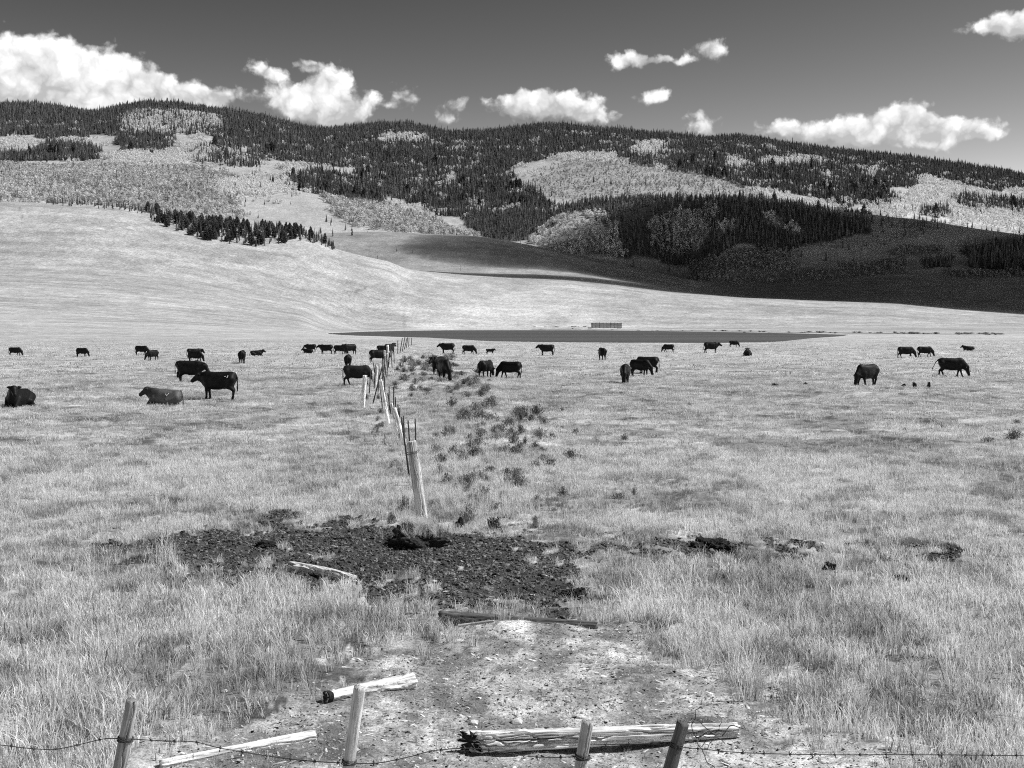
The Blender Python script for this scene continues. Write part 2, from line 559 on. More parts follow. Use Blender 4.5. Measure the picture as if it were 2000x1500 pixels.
nn = t.math('MULTIPLY', nn, t.rng(nD, 0.3, 0.7, 0.62, 1.38))
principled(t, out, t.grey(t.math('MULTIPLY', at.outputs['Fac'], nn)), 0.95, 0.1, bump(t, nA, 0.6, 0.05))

idx = np.arange(NR * NS).reshape(NR, NS)
quads = np.stack([idx[:-1, :-1], idx[:-1, 1:], idx[1:, 1:], idx[1:, :-1]], -1).reshape(-1, 4)
me = mesh_np('ground', np.stack([XX, YY, Z], -1).reshape(-1, 3), quads, True)
a = me.attributes.new('tone', 'FLOAT', 'POINT')
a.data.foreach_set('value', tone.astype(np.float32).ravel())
tag(link_mesh('ground', me, mG), kind='structure')

# the plain that carries on beyond and behind
me = mesh_np('plain', [(-20000, -20000, -1.6), (20000, -20000, -1.6), (20000, 20000, -1.6), (-20000, 20000, -1.6)], [(0, 1, 2, 3)])
mP, t, out = new_mat('plain_ground')
geo = t.node('ShaderNodeNewGeometry')
principled(t, out, t.grey(t.rng(t.noise(geo.outputs['Position'], 0.05, 8, 0.7), 0.3, 0.7, 0.2, 0.45)), 0.95, 0.1)
tag(link_mesh('plain', me, mP), kind='structure')

# lake
mL, t, out = new_mat('lake_water')
geo = t.node('ShaderNodeNewGeometry')
wv, _ = t.vec('MULTIPLY', geo.outputs['Position'], (1.0, 0.45, 1))
nW = t.noise(wv, 1.2, 5, 0.6)
lv, _ = t.vec('MULTIPLY', geo.outputs['Position'], (.004, .02, 1))
principled(t, out, t.grey(t.rng(t.noise(lv, 1.0, 5, .6), .35, .65, .06, .10)), 0.55, 0.22, bump(t, nW, 0.9, 0.4))
me = mesh_np('lake', [(-330, 210, LAKE_Z), (420, 210, LAKE_Z), (420, 1230, LAKE_Z), (-330, 1230, LAKE_Z)], [(0, 1, 2, 3)])
tag(link_mesh('lake', me, mL), kind='structure')


# ------------------------------------------------------------------ scatter by geometry nodes (stuff only)
def scatter(name, pts, rot, scale, index, tonev, protos, kind='stuff', label=None, cat=None):
    pc = bpy.data.collections.new(name + '_kinds')
    for i, p in enumerate(protos):
        p.name = '%s_kind_%02d' % (name, i)
        pc.objects.link(p)
    me = bpy.data.meshes.new(name)
    n = len(pts)
    me.vertices.add(n)
    me.vertices.foreach_set('co', np.asarray(pts, np.float32).ravel())
    for nm, ty, val in (('rot', 'FLOAT_VECTOR', rot), ('scl', 'FLOAT_VECTOR', scale)):
        at = me.attributes.new(nm, ty, 'POINT')
        at.data.foreach_set('vector', np.asarray(val, np.float32).ravel())
    at = me.attributes.new('kindno', 'INT', 'POINT')
    at.data.foreach_set('value', np.asarray(index, np.int32))
    at = me.attributes.new('tone', 'FLOAT', 'POINT')
    at.data.foreach_set('value', np.asarray(tonev, np.float32))
    me.update()
    o = bpy.data.objects.new(name, me)
    COL.objects.link(o)
    g = bpy.data.node_groups.new(name + '_scatter', 'GeometryNodeTree')
    g.interface.new_socket('Geometry', in_out='INPUT', socket_type='NodeSocketGeometry')
    g.interface.new_socket('Geometry', in_out='OUTPUT', socket_type='NodeSocketGeometry')
    gi, go = g.nodes.new('NodeGroupInput'), g.nodes.new('NodeGroupOutput')
    ip = g.nodes.new('GeometryNodeInstanceOnPoints')
    ci = g.nodes.new('GeometryNodeCollectionInfo')
    ci.inputs['Collection'].default_value = pc
    ci.inputs['Separate Children'].default_value = True
    ci.inputs['Reset Children'].default_value = True

    def named(nm, ty):
        nd = g.nodes.new('GeometryNodeInputNamedAttribute')
        nd.data_type = ty
        nd.inputs['Name'].default_value = nm
        return nd.outputs['Attribute']
    er = g.nodes.new('FunctionNodeEulerToRotation')
    g.links.new(named('rot', 'FLOAT_VECTOR'), er.inputs[0])
    g.links.new(gi.outputs[0], ip.inputs['Points'])
    g.links.new(ci.outputs[0], ip.inputs['Instance'])
    ip.inputs['Pick Instance'].default_value = True
    g.links.new(named('kindno', 'INT'), ip.inputs['Instance Index'])
    g.links.new(er.outputs[0], ip.inputs['Rotation'])
    g.links.new(named('scl', 'FLOAT_VECTOR'), ip.inputs['Scale'])
    g.links.new(ip.outputs[0], go.inputs[0])
    md = o.modifiers.new('scatter', 'NODES')
    md.node_group = g
    tag(o, label, cat, kind=kind)
    return o


def proto_obj(me, mat):
    if not me.materials:
        me.materials.append(mat)
    return bpy.data.objects.new('kind', me)


# ------------------------------------------------------------------ grass
mGr, t, out = new_mat('dry_grass')
at = t.node('ShaderNodeAttribute', attribute_name='tone', attribute_type='INSTANCER')
bl = t.node('ShaderNodeAttribute', attribute_name='blade')
v = t.math('MULTIPLY', at.outputs['Fac'], bl.outputs['Fac'])
dif = t.node('ShaderNodeBsdfDiffuse')
trn = t.node('ShaderNodeBsdfTranslucent')
t.l.new(t.grey(v), dif.inputs[0])
t.l.new(t.grey(t.math('MULTIPLY', v, 0.95)), trn.inputs[0])
mx = t.node('ShaderNodeMixShader')
mx.inputs[0].default_value = 0.45
t.l.new(dif.outputs[0], mx.inputs[1])
t.l.new(trn.outputs[0], mx.inputs[2])
t.l.new(mx.outputs[0], out.inputs['Surface'])


def tuft(seed, n, spread, h0, h1, w, lean=0.45, stems=0, arch=0.0, h_stem=0.6):
    rg = np.random.default_rng(seed)
    V, Fc, B = [], [], []
    for k in range(n + stems):
        r = spread * math.sqrt(rg.random())
        th = rg.random() * 6.283
        bx, by = r * math.cos(th), r * math.sin(th)
        st = k >= n
        h = (h_stem * (0.7 + 0.5 * rg.random())) if st else h0 + (h1 - h0) * rg.random() ** 1.5
        ln = (0.15 + 0.25 * rg.random()) if st else lean * (0.3 + rg.random())
        la = th + rg.normal(0, 0.7) if not st else rg.random() * 6.283
        lx, ly = math.cos(la) * ln * h, math.sin(la) * ln * h
        fa = rg.random() * 3.1416
        ww = w * (0.6 + 0.7 * rg.random()) * (0.6 if st else 1)
        wxx, wyy = math.cos(fa) * ww / 2, math.sin(fa) * ww / 2
        i = len(V)
        up = 1 - arch * rg.random()
        V += [(bx - wxx, by - wyy, -0.02), (bx + wxx, by + wyy, -0.02),
              (bx + lx * .35 - wxx * .9, by + ly * .35 - wyy * .9, h * .6 * (0.6 + .4 * up) + .0), (bx + lx * .35 + wxx * .9, by + ly * .35 + wyy * .9, h * .6 * (0.6 + .4 * up)),
              (bx + lx, by + ly, h * up)]
        Fc += [(i, i + 1, i + 3, i + 2), (i + 2, i + 3, i + 4)]
        tv = 0.7 + 0.5 * rg.random()
        if rg.random() < 0.14:
            tv = 0.25
        if st:
            tv = 1.35
        B += [tv] * 5
    me = bpy.data.meshes.new('tuft')
    me.from_pydata(V, [], Fc)
    a = me.attributes.new('blade', 'FLOAT', 'POINT')
    a.data.foreach_set('value', np.array(B, np.float32))
    me.update()
    return proto_obj(me, mGr)


TALLP = [(0, 1100), (300, 1080), (640, 1130), (760, 1180), (860, 1240), (700, 1270), (600, 1300), (640, 1350), (430, 1390), (0, 1500), (-200, 1500)]
TALLR = [(1150, 1130), (1500, 1100), (2200, 1120), (2200, 1600), (1800, 1500), (1500, 1370), (1250, 1240)]


def ground_points(n, y0, y1, power=2.0, smax=0.44):
    u = RNG.random(n)
    Y = (y0 ** power + u * (y1 ** power - y0 ** power)) ** (1 / power)
    s = (RNG.random(n) * 2 - 1) * smax
    return s * Y, Y


def cover_at(x, y):
    """0 bare .. 1 full grass, and picture coordinates."""
    m, sd_ = terrain(x, y, mud), terrain(x, y, sand)
    return m, sd_


def grass_layer(name, n, y0, y1, protos, sc, label, bare_keep, lake=False, tone_mul=1.0, power=2.0, tmin=0.0):
    x, y = ground_points(n, y0, y1, power)
    m, s_ = cover_at(x, y)
    px, py = 1000 + F * x / y, HOR + F * CH / y
    keep = RNG.random(n) < np.where(m > 0.4, bare_keep * 1.0, np.where(s_ > 0.4, bare_keep * 2.2, 1.0))
    dn = fbm(x / 2.2, y / 3.0, 101, 3)
    keep &= RNG.random(n) < np.clip((dn - 0.28) * 4.5, 0.4 + .3 * sstep(25, 40, y), 1)
    dm = fbm(x / .55, y / .7, 103, 2)
    keep &= RNG.random(n) < np.clip((dm - 0.25) * 4.0, 0.3, 1)
    if lake:
        keep &= terrain(x, y, inl) < -0.8
    x, y, px, py, m, s_ = [q[keep] for q in (x, y, px, py, m, s_)]
    k = len(x)
    z = terrain(x, y)
    big = fbm(x / 3.5, y / 5.0, 105, 4)
    sml = fbm(x / 0.7, y / 0.9, 107, 3)
    tn = 0.80 * (0.68 + 0.5 * sstep(0.28, 0.72, big)) * (0.58 + 0.8 * sstep(.28, .68, sml))
    tall = in_poly(px, py, TALLP) | in_poly(px, py, TALLR)
    tn = np.where(tall, tn * 0.98 + 0.03, tn * 1.1)
    scl = sc * (0.6 + 0.8 * RNG.random(k)) * (0.75 + 0.5 * big)
    scl *= np.where(tall, 0.76, 0.58)
    scl *= np.where((m > 0.4) | (s_ > 0.4), 0.5, 1)
    scl *= 1 - .45 * sstep(180, 260, y)
    even = .62 * sstep(22, 45, y)
    tn = tn * (1 - even) + .70 * even
    tn = np.where(s_ > 0.4, tn * 0.8, tn) * (1.04 + .10 * sstep(18, 32, y))
    tn = np.where(m > 0.4, tn * 0.5, tn)
    rot = np.stack([RNG.normal(0, .12, k), RNG.normal(0, .12, k), RNG.random(k) * 6.283], -1)
    sv = np.stack([scl, scl, scl * (0.75 + .5 * RNG.random(k))], -1)
    return scatter(name, np.stack([x, y, z], -1), rot, sv, RNG.integers(0, len(protos), k), np.clip(tn * RNG.uniform(.55, 1.3, k), 0.08, 0.92), protos, 'stuff', label, 'grass')


fine = [tuft(200 + i, 16, 0.09, 0.06, 0.20, 0.0095, 0.55, stems=1 if i % 3 == 0 else 0, arch=0.3, h_stem=0.3) for i in range(8)]
grass_layer('meadow_grass', 110000, 7.5, 34, fine, 1.0, 'pale dry grass covering the near meadow round the mud patch', 0.10)
mid = [tuft(230 + i, 34, 0.30, 0.06, 0.20, 0.013, 0.7, arch=0.35) for i in range(6)]
grass_layer('pasture_grass', 46000, 30, 85, mid, 1.0, 'short grazed pale grass of the pasture between mud and cattle', 0.1)
far = [tuft(250 + i, 50, 0.9, 0.08, 0.20, 0.05, 0.9, arch=0.4) for i in range(5)]
grass_layer('field_grass', 26000, 80, 300, far, 1.0, 'distant cropped grass round the cattle and lake shore', 0.1, lake=True, power=1.4)
# long pale bunch grass stalks
xs, ys, ss = [], [], []
STALKS = [(320, 1090, 1.2), (300, 985, 1.0), (320, 1010, 1.0), (265, 955, .9), (130, 990, .9), (80, 1210, 1), (340, 1110, 1), (520, 1170, .9), (640, 1180, .8), (760, 1210, .8), (60, 1260, 1.0), (270, 960, .9), (690, 915, .9), (640, 945, .8), (740, 870, .8),
          (720, 890, .8), (1460, 1330, 1.1), (1440, 1290, 1.0), (1480, 1360, 1.0), (1700, 1180, .8), (1900, 1330, 1.0), (1620, 1110, .9), (1250, 1130, .8), (1560, 1240, .9), (1750, 1260, .9), (450, 1320, .9), (380, 1250, 1), (190, 1130, .9), (850, 1240, .6), (880, 1255, .6), (220, 1330, 1), (110, 1400, 1), (560, 1330, .8)]
for (px, py, s_) in STALKS:
    for q in range(5):
        X0, Y0 = gp(px + random.gauss(0, 14), py + random.gauss(0, 7))
        xs.append(X0)
        ys.append(Y0)
        ss.append(s_ * random.uniform(.7, 1.1))
for q in range(2600):
    Y0 = (12 ** 1.4 + random.random() * (75 ** 1.4 - 12 ** 1.4)) ** (1 / 1.4)
    X0 = random.uniform(-.43, .43) * Y0
    if vnoise(np.array([X0 / 4.0]), np.array([Y0 / 6.0]), 109)[0] < .42 or terrain(np.array([X0]), np.array([Y0]), sand)[0] + terrain(np.array([X0]), np.array([Y0]), mud)[0] > 0.2:
        continue
    xs.append(X0)
    ys.append(Y0)
    ss.append(random.uniform(.3, .6))
for q in range(1300):
    a_, b_ = random.gauss(915, 85), 1010 - 300 * random.random() ** 1.2
    X0, Y0 = gp(a_, b_)
    if abs(X0 - MX) < .6 and -1.5 < Y0 - MY < .3:
        continue
    xs.append(X0)
    ys.append(Y0)
    ss.append(random.uniform(.3, .75))
for q in range(120):
    xs.append(MX - .10 + random.gauss(0, .27))
    ys.append(MY + random.gauss(0, .24))
    ss.append(random.uniform(.16, .30))
for q in range(700):
    Y0 = random.uniform(9, 30)
    X0 = random.uniform(-.42, .42) * Y0
    if terrain(np.array([X0]), np.array([Y0]), sand)[0] + terrain(np.array([X0]), np.array([Y0]), mud)[0] > 0.3:
        continue
    xs.append(X0)
    ys.append(Y0)
    ss.append(random.uniform(.35, .8))
xs, ys, ss = map(np.array, (xs, ys, ss))
k = len(xs)
bunch = [tuft(280 + i, 16, 0.06, 0.15, 0.5, 0.007, 0.45, stems=7, arch=0.25, h_stem=0.55) for i in range(6)]
HX, HY = gp(815, 1059)
hump = .29 * np.sqrt(np.clip(1 - ((xs - HX) / .43) ** 2 - ((ys - HY) / .36) ** 2, 0, 1))
front = (hump > 0) & (ys < HY - .16)
hump[hump > 0] = -.6      # the bare earth face carries no grass
scatter('bunch_grass', np.stack([xs, ys, terrain(xs, ys) + hump], -1), np.stack([RNG.normal(0, .08, k), RNG.normal(-.12, .1, k), RNG.random(k) * 6.28], -1),
        np.stack([ss] * 3, -1), RNG.integers(0, 6, k), 0.6 + 0.2 * RNG.random(k), bunch, 'stuff', 'long pale stalks of bunch grass standing over the shorter meadow', 'grass')

# ------------------------------------------------------------------ clods and gravel
mCl, t, out = new_mat('mud_clod')
at = t.node('ShaderNodeAttribute', attribute_name='tone', attribute_type='INSTANCER')
geo = t.node('ShaderNodeNewGeometry')
principled(t, out, t.grey(t.math('MULTIPLY', at.outputs['Fac'], t.rng(t.noise(geo.outputs['Position'], 40, 3), .3, .7, .6, 1.4))), 0.6, 0.35)


def lump(seed, flat=0.6, rough=0.35, mat=None, sub=2):
    import bmesh
    bm = bmesh.new()
    bmesh.ops.create_icosphere(bm, subdivisions=sub, radius=1.0)
    rg = random.Random(seed)
    off = Vector((rg.random() * 9, rg.random() * 9, rg.random() * 9))
    from mathutils import noise
    for v in bm.verts:
        n = noise.noise(v.co * 1.3 + off) + 0.5 * noise.noise(v.co * 3.1 + off)
        v.co *= 1 + rough * n
        v.co.z *= flat
    me = bpy.data.meshes.new('lump')
    bm.to_mesh(me)
    bm.free()
    return me


def litter(name, n, mask, y0, y1, size, tones, label, cat, protos, zf=1.0):
    x, y = ground_points(n, y0, y1)
    w = terrain(x, y, mask)
    keep = w > 0.5
    x, y = x[keep], y[keep]
    k = len(x)
    sz = size * (0.35 + 1.1 * RNG.random(k) ** 4)
    scatter(name, np.stack([x, y, terrain(x, y) + sz * 0.15], -1), RNG.random((k, 3)) * np.array([.5, .5, 6.28]),
            np.stack([sz * (0.7 + .8 * RNG.random(k)), sz, sz * zf], -1), RNG.integers(0, len(protos), k), tones[0] + (tones[1] - tones[0]) * RNG.random(k) ** 2.4, protos, 'stuff', label, cat)


clods = [proto_obj(lump(i, 0.6, 0.6, sub=2), mCl) for i in range(5)]
litter('mud_clods', 150000, mud, 12, 26, 0.024, (0.03, 0.22), 'dark trampled clods of wet mud round the corner post', 'mud clods', clods)
peb = [proto_obj(lump(20 + i, 0.5, 0.3, sub=1), mCl) for i in range(5)]
litter('gravel', 90000, sand, 7, 21, 0.011, (0.14, 0.6), 'loose gravel and straw bits on the bare sandy ground', 'gravel', peb, 0.6)
chips = []
for i in range(4):
    me = lump(30 + i, .22, .4, sub=1)
    for v_ in me.vertices:
        v_.co.x *= 3.2
    chips.append(proto_obj(me, mCl))
litter('straw_litter', 60000, sand, 7, 21, 0.011, (0.15, 0.8), 'dry straw and twig bits strewn over the bare sandy ground', 'litter', chips, 0.8)
litter('mud_straw', 9000, mud, 12, 26, 0.014, (0.2, 0.6), 'pale straw bits trodden into the dark mud', 'litter', [c_.copy() for c_ in chips], 0.8)

# ------------------------------------------------------------------ trees
mPine, t, out = new_mat('conifer_needles')
oi = t.node('ShaderNodeObjectInfo')
geo = t.node('ShaderNodeNewGeometry')
nz = t.noise(geo.outputs['Position'], 0.8, 4)
vv = t.math('MULTIPLY', t.rng(nz, .3, .7, .5, 1.5), t.rng(oi.outputs['Random'], 0, 1, 0.04, 0.14))
principled(t, out, t.grey(vv), 0.8, 0.1)
mBark, t, out = new_mat('tree_bark')
geo = t.node('ShaderNodeNewGeometry')
principled(t, out, t.grey(t.rng(t.noise(geo.outputs['Position'], 3, 4), .3, .7, .04, .12)), 0.9, 0.1)
mAsp, t, out = new_mat('aspen_leaves')
oi = t.node('ShaderNodeObjectInfo')
at = t.node('ShaderNodeAttribute', attribute_name='tone', attribute_type='INSTANCER')
ocl = t.math('ADD', at.outputs['Fac'], oi.outputs['Alpha'])
geo = t.node('ShaderNodeNewGeometry')
nz = t.noise(geo.outputs['Position'], 0.9, 3)
# tone arrives from the stand (instances) or from the tree's own object colour
sepc = t.node('ShaderNodeSeparateColor')
t.l.new(oi.outputs['Color'], sepc.inputs[0])
tt = t.math('MAXIMUM', at.outputs['Fac'], t.math('MULTIPLY', sepc.outputs[0], t.math('LESS_THAN', sepc.outputs[0], 0.95)))
vv = t.math('MULTIPLY', t.rng(nz, .3, .7, .7, 1.3), tt)
dif = t.node('ShaderNodeBsdfDiffuse')
trn = t.node('ShaderNodeBsdfTranslucent')
t.l.new(t.grey(vv), dif.inputs[0])
t.l.new(t.grey(t.math('MULTIPLY', vv, .8)), trn.inputs[0])
mxs = t.node('ShaderNodeMixShader')
mxs.inputs[0].default_value = 0.42
t.l.new(dif.outputs[0], mxs.inputs[1])
t.l.new(trn.outputs[0], mxs.inputs[2])
t.l.new(mxs.outputs[0], out.inputs['Surface'])
mAspB, t, out = new_mat('aspen_bark')
geo = t.node('ShaderNodeNewGeometry')
principled(t, out, t.grey(t.rng(t.noise(geo.outputs['Position'], 2, 4), .35, .65, .25, .6)), 0.8, 0.2)


def pine_far(seed):
    """Small distant conifer, unit height: ragged overlapping tiers."""
    rg = random.Random(seed)
    V, Fc = [], []
    tiers = 6
    w = rg.uniform(.10, .16)
    for k in range(tiers):
        z0 = 0.06 + 0.84 * k / tiers
        z1 = min(1.0, z0 + 0.30)
        r0 = w * (1 - 0.86 * k / tiers) * rg.uniform(.85, 1.15)
        nseg = 7
        i = len(V)
        V.append((rg.gauss(0, .008), rg.gauss(0, .008), z1))
        ph = rg.random() * 6
        for j in range(nseg):
            a = ph + 6.2832 * j / nseg
            rr = r0 * rg.uniform(.55, 1.25)
            V.append((rr * math.cos(a), rr * math.sin(a), z0 - rg.uniform(-.03, .04)))
        for j in range(nseg):
            Fc.append((i, i + 1 + j, i + 1 + (j + 1) % nseg))
    i = len(V)
    for a in range(4):
        V += [(.012 * math.cos(a * 1.57), .012 * math.sin(a * 1.57), -.05), (.01 * math.cos(a * 1.57), .01 * math.sin(a * 1.57), .2)]
    for a in range(4):
        b = (a + 1) % 4
        Fc.append((i + 2 * a, i + 2 * b, i + 2 * b + 1, i + 2 * a + 1))
    me = bpy.data.meshes.new('pine')
    me.from_pydata(V, [], Fc)
    me.update()
    return me


def pine_near(seed, bushy=False):
    """Crown of many drooping ragged boughs, unit height. Returns crown mesh and trunk mesh."""
    rg = random.Random(seed)
    V, Fc = [], []
    w = rg.uniform(.32, .44) if bushy else rg.uniform(.13, .2)
    n = 150
    for k in range(n):
        u = (k + rg.random()) / n
        z = 0.10 + 0.88 * u
        prof = (1 - u) ** (0.55 if bushy else 0.85) * (min(1, .35 + u * 5) if bushy else min(1, .6 + u * 4))
        L = w * prof * rg.uniform(.6, 1.2) + .012
        a = rg.random() * 6.2832
        dz = -L * rg.uniform(-.15 if bushy else .05, .5)
        wd = L * rg.uniform(.35, .6) + .01
        ca, sa = math.cos(a), math.sin(a)
        i = len(V)
        V += [(0, 0, z + .02), (ca * L * .6 - sa * wd * .5, sa * L * .6 + ca * wd * .5, z + dz * .5 - .012), (ca * L, sa * L, z + dz), (ca * L * .6 + sa * wd * .5, sa * L * .6 - ca * wd * .5, z + dz * .5 - .012),
              (ca * L * .55, sa * L * .55, z + dz * .4 + .035), (ca * L * .5, sa * L * .5, z + dz * .6 - .05)]
        Fc += [(i, i + 1, i + 2, i + 3), (i, i + 5, i + 2, i + 4)]
    me = bpy.data.meshes.new('crown')
    me.from_pydata(V, [], Fc)
    me.update()
    V, Fc = [], []
    for q, (z, r) in enumerate(((-.04, .022), (.3, .017), (.98, .003))):
        for a in range(6):
            V.append((r * math.cos(a * 1.0472), r * math.sin(a * 1.0472), z))
    for q in range(2):
        for a in range(6):
            b = (a + 1) % 6
            Fc.append((q * 6 + a, q * 6 + b, q * 6 + 6 + b, q * 6 + 6 + a))
    mt = bpy.data.meshes.new('trunk')
    mt.from_pydata(V, [], Fc)
    mt.update()
    return me, mt


def aspen(seed, n, wide=0.2, low=0.28):
    """Leaf-clump crown and pale trunk with limbs, unit height."""
    rg = random.Random(seed)
    V, Fc = [], []
    cl = [(rg.gauss(0, wide * .45), rg.gauss(0, wide * .45), rg.uniform(low + .1, .92)) for q in range(7)] + [(0, 0, .9), (0, 0, .6)]
    for k in range(n):
        c = rg.choice(cl)
        sp = 0.09 * (1.15 - abs(c[2] - .6))
        p = Vector((c[0] + rg.gauss(0, sp), c[1] + rg.gauss(0, sp), c[2] + rg.gauss(0, sp)))
        p.z = min(p.z, 1.0)
        q = Euler((rg.random() * 6, rg.random() * 6, rg.random() * 6)).to_matrix()
        s = rg.uniform(.028, .055) * (1 if n > 60 else 1.7)
        i = len(V)
        for (a, b) in ((-1, -1), (1, -.6), (.8, 1), (-.7, .8)):
            V.append(tuple(p + q @ Vector((a * s, b * s, 0))))
        Fc.append((i, i + 1, i + 2, i + 3))
    me = bpy.data.meshes.new('crown')
    me.from_pydata(V, [], Fc)
    me.update()
    V, Fc = [], []

    def stick(p0, p1, r0, r1):
        i = len(V)
        for (p, r) in ((p0, r0), (p1, r1)):
            for a in range(5):
                V.append((p[0] + r * math.cos(a * 1.2566), p[1] + r * math.sin(a * 1.2566), p[2]))
        for a in range(5):
            b = (a + 1) % 5
            Fc.append((i + a, i + b, i + 5 + b, i + 5 + a))
    top = (rg.gauss(0, .02), rg.gauss(0, .02), .88)
    stick((0, 0, -.04), (top[0] * .5, top[1] * .5, .5), .017, .012)
    stick((top[0] * .5, top[1] * .5, .5), top, .012, .004)
    for c in cl[:5]:
        z0 = max(.25, c[2] - .2)
        stick((top[0] * z0, top[1] * z0, z0), c, .007, .003)
    mt = bpy.data.meshes.new('trunk')
    mt.from_pydata(V, [], Fc)
    mt.update()
    return me, mt


CON = [  # conifer stands, outlined on the hillside as the photograph shows them
    ([(-400, 150), (2400, 250), (2400, 425), (2000, 372), (1930, 372), (1860, 350), (1790, 362), (1720, 372), (1770, 392), (1690, 402), (1640, 404), (1560, 380), (1440, 362), (1400, 345), (1300, 335), (1240, 322), (1200, 300), (1080, 304),
      (1000, 322), (990, 335), (900, 322), (800, 318), (700, 326), (640, 325), (560, 316), (520, 312), (470, 285), (420, 268), (400, 262), (340, 262), (300, 252), (200, 262), (130, 272), (0, 266), (-400, 270)], .97),
    ([(-400, 280), (0, 300), (60, 302), (90, 280), (180, 284), (200, 300), (180, 316), (-400, 320)], .95),
    ([(225, 268), (300, 252), (345, 262), (335, 285), (300, 302), (240, 300)], .95),
    ([(370, 290), (440, 275), (510, 312), (505, 330), (450, 332), (390, 318)], .55),
    ([(560, 345), (620, 335), (700, 345), (760, 380), (740, 405), (690, 400), (640, 378), (570, 368)], .92),
    ([(690, 330), (800, 318), (940, 320), (990, 335), (1000, 350), (1060, 390), (1080, 412), (1060, 440), (1040, 470), (960, 468), (930, 455), (880, 425), (800, 400), (740, 370)], .9),
    ([(1000, 350), (1040, 372), (1010, 386), (960, 380)], .5),
    ([(1090, 412), (1150, 396), (1300, 388), (1440, 388), (1560, 404), (1640, 418), (1700, 428), (1690, 450), (1600, 478), (1500, 490), (1440, 478), (1400, 500), (1330, 520), (1260, 510), (1210, 500), (1200, 440), (1120, 418), (1060, 450), (1050, 470), (1030, 465)], .9),
    ([(1690, 430), (1830, 436), (1850, 450), (1770, 470), (1700, 470)], .22),
    ([(1560, 470), (1800, 470), (1700, 510), (1560, 515)], .05),
    ([(1880, 485), (1950, 472), (2200, 462), (2200, 530), (2000, 538), (1900, 528)], .97),
    ([(1810, 505), (1860, 502), (1862, 525), (1815, 528)], .9),
    ([(1860, 388), (2200, 395), (2200, 416), (1980, 412), (1900, 405)], .85),
    ([(1800, 408), (1850, 405), (1850, 420), (1805, 422)], .7),
]
GROVE = [(284, 426), (300, 424), (420, 440), (500, 446), (560, 452), (640, 472), (655, 490), (600, 474), (570, 468), (560, 474), (500, 482), (440, 478), (380, 464), (330, 446)]
NOCON = [(785, 270, 48, 9), (895, 293, 20, 5), (1268, 292, 36, 15), (1438, 322, 24, 11), (1545, 317, 62, 8), (40, 284, 34, 16), (140, 277, 34, 6), (330, 238, 105, 24), (1700, 335, 12, 8), (1620, 345, 10, 8), (1810, 352, 20, 8),
         (1150, 455, 48, 42), (1340, 450, 40, 42), (1100, 470, 40, 28), (1420, 445, 20, 12), (1510, 430, 18, 12), (880, 350, 14, 8), (935, 405, 14, 10), (1550, 450, 16, 10)]
ASP = [  # (outline, density, leaf tone, height low, high)
    ([(-400, 322), (200, 322), (420, 332), (485, 350), (470, 400), (490, 430), (330, 424), (250, 402), (0, 390), (-400, 395)], .8, .50, 8, 13),
    ([(180, 306), (260, 296), (330, 296), (400, 272), (425, 300), (380, 318), (250, 326)], .9, .95, 9, 13),
    ([(420, 362), (500, 342), (560, 347), (585, 368), (500, 386), (420, 382)], .85, .9, 8, 12),
    ([(550, 322), (640, 326), (690, 345), (620, 336), (560, 342)], .85, .75, 8, 12),
    ([(640, 388), (720, 398), (800, 416), (870, 440), (935, 464), (820, 457), (700, 446), (655, 418)], .9, .5, 9, 14),
    ([(1040, 350), (1100, 308), (1250, 312), (1400, 347), (1460, 367), (1600, 397), (1620, 410), (1400, 388), (1150, 388), (1020, 392)], .3, .4, 6, 10),
    ([(1080, 302), (1210, 300), (1200, 312), (1090, 314)], .85, .95, 8, 12),
    ([(1250, 300), (1290, 312), (1300, 336), (1270, 330)], .85, .95, 8, 12),
    ([(1450, 372), (1560, 385), (1650, 406), (1640, 416), (1560, 404), (1450, 388)], .85, .92, 8, 12),
    ([(1640, 414), (1720, 404), (1790, 366), (1900, 368), (2000, 388), (2300, 410), (2300, 475), (2000, 455), (1850, 430)], .52, .75, 6, 11),
    ([(1040, 478), (1080, 428), (1150, 416), (1200, 440), (1212, 505), (1120, 492)], .9, .6, 11, 15),
    ([(1270, 430), (1390, 402), (1425, 440), (1330, 505), (1270, 490)], .8, .42, 10, 14),
    ([(1330, 515), (1480, 486), (1560, 490), (1550, 545), (1450, 556), (1350, 545)], .85, .3, 6, 9),
    ([(1640, 515), (1760, 505), (1780, 530), (1650, 536)], .85, .26, 5, 8),
    ([(1740, 490), (1840, 478), (1850, 498), (1750, 503)], .8, .26, 5, 8),
    ([(1850, 532), (2000, 528), (2200, 530), (2200, 548), (1860, 545)], .8, .24, 5, 8),
    ([(1400, 540), (1640, 526), (1760, 530), (1640, 546), (1460, 556)], .5, .25, 4, 7),
    ([(-400, 393), (0, 391), (120, 396), (200, 398), (0, 400), (-400, 410)], .5, .5, 5, 9),
]


def candidates(y0, y1, sp, smax=0.47):
    ys_ = []
    xs_ = []
    Yg = y0
    while Yg < y1:
        n = int(2 * smax * Yg / sp)
        xs_.append(np.linspace(-smax * Yg, smax * Yg, n) + RNG.uniform(-.48, .48, n) * sp)
        ys_.append(Yg + RNG.uniform(-.48, .48, n) * sp)
        Yg += sp
    x, y = np.concatenate(xs_), np.concatenate(ys_)
    z = terrain(x, y)
    return x, y, z, 1000 + F * x / y, HOR - F * (z - CH) / y


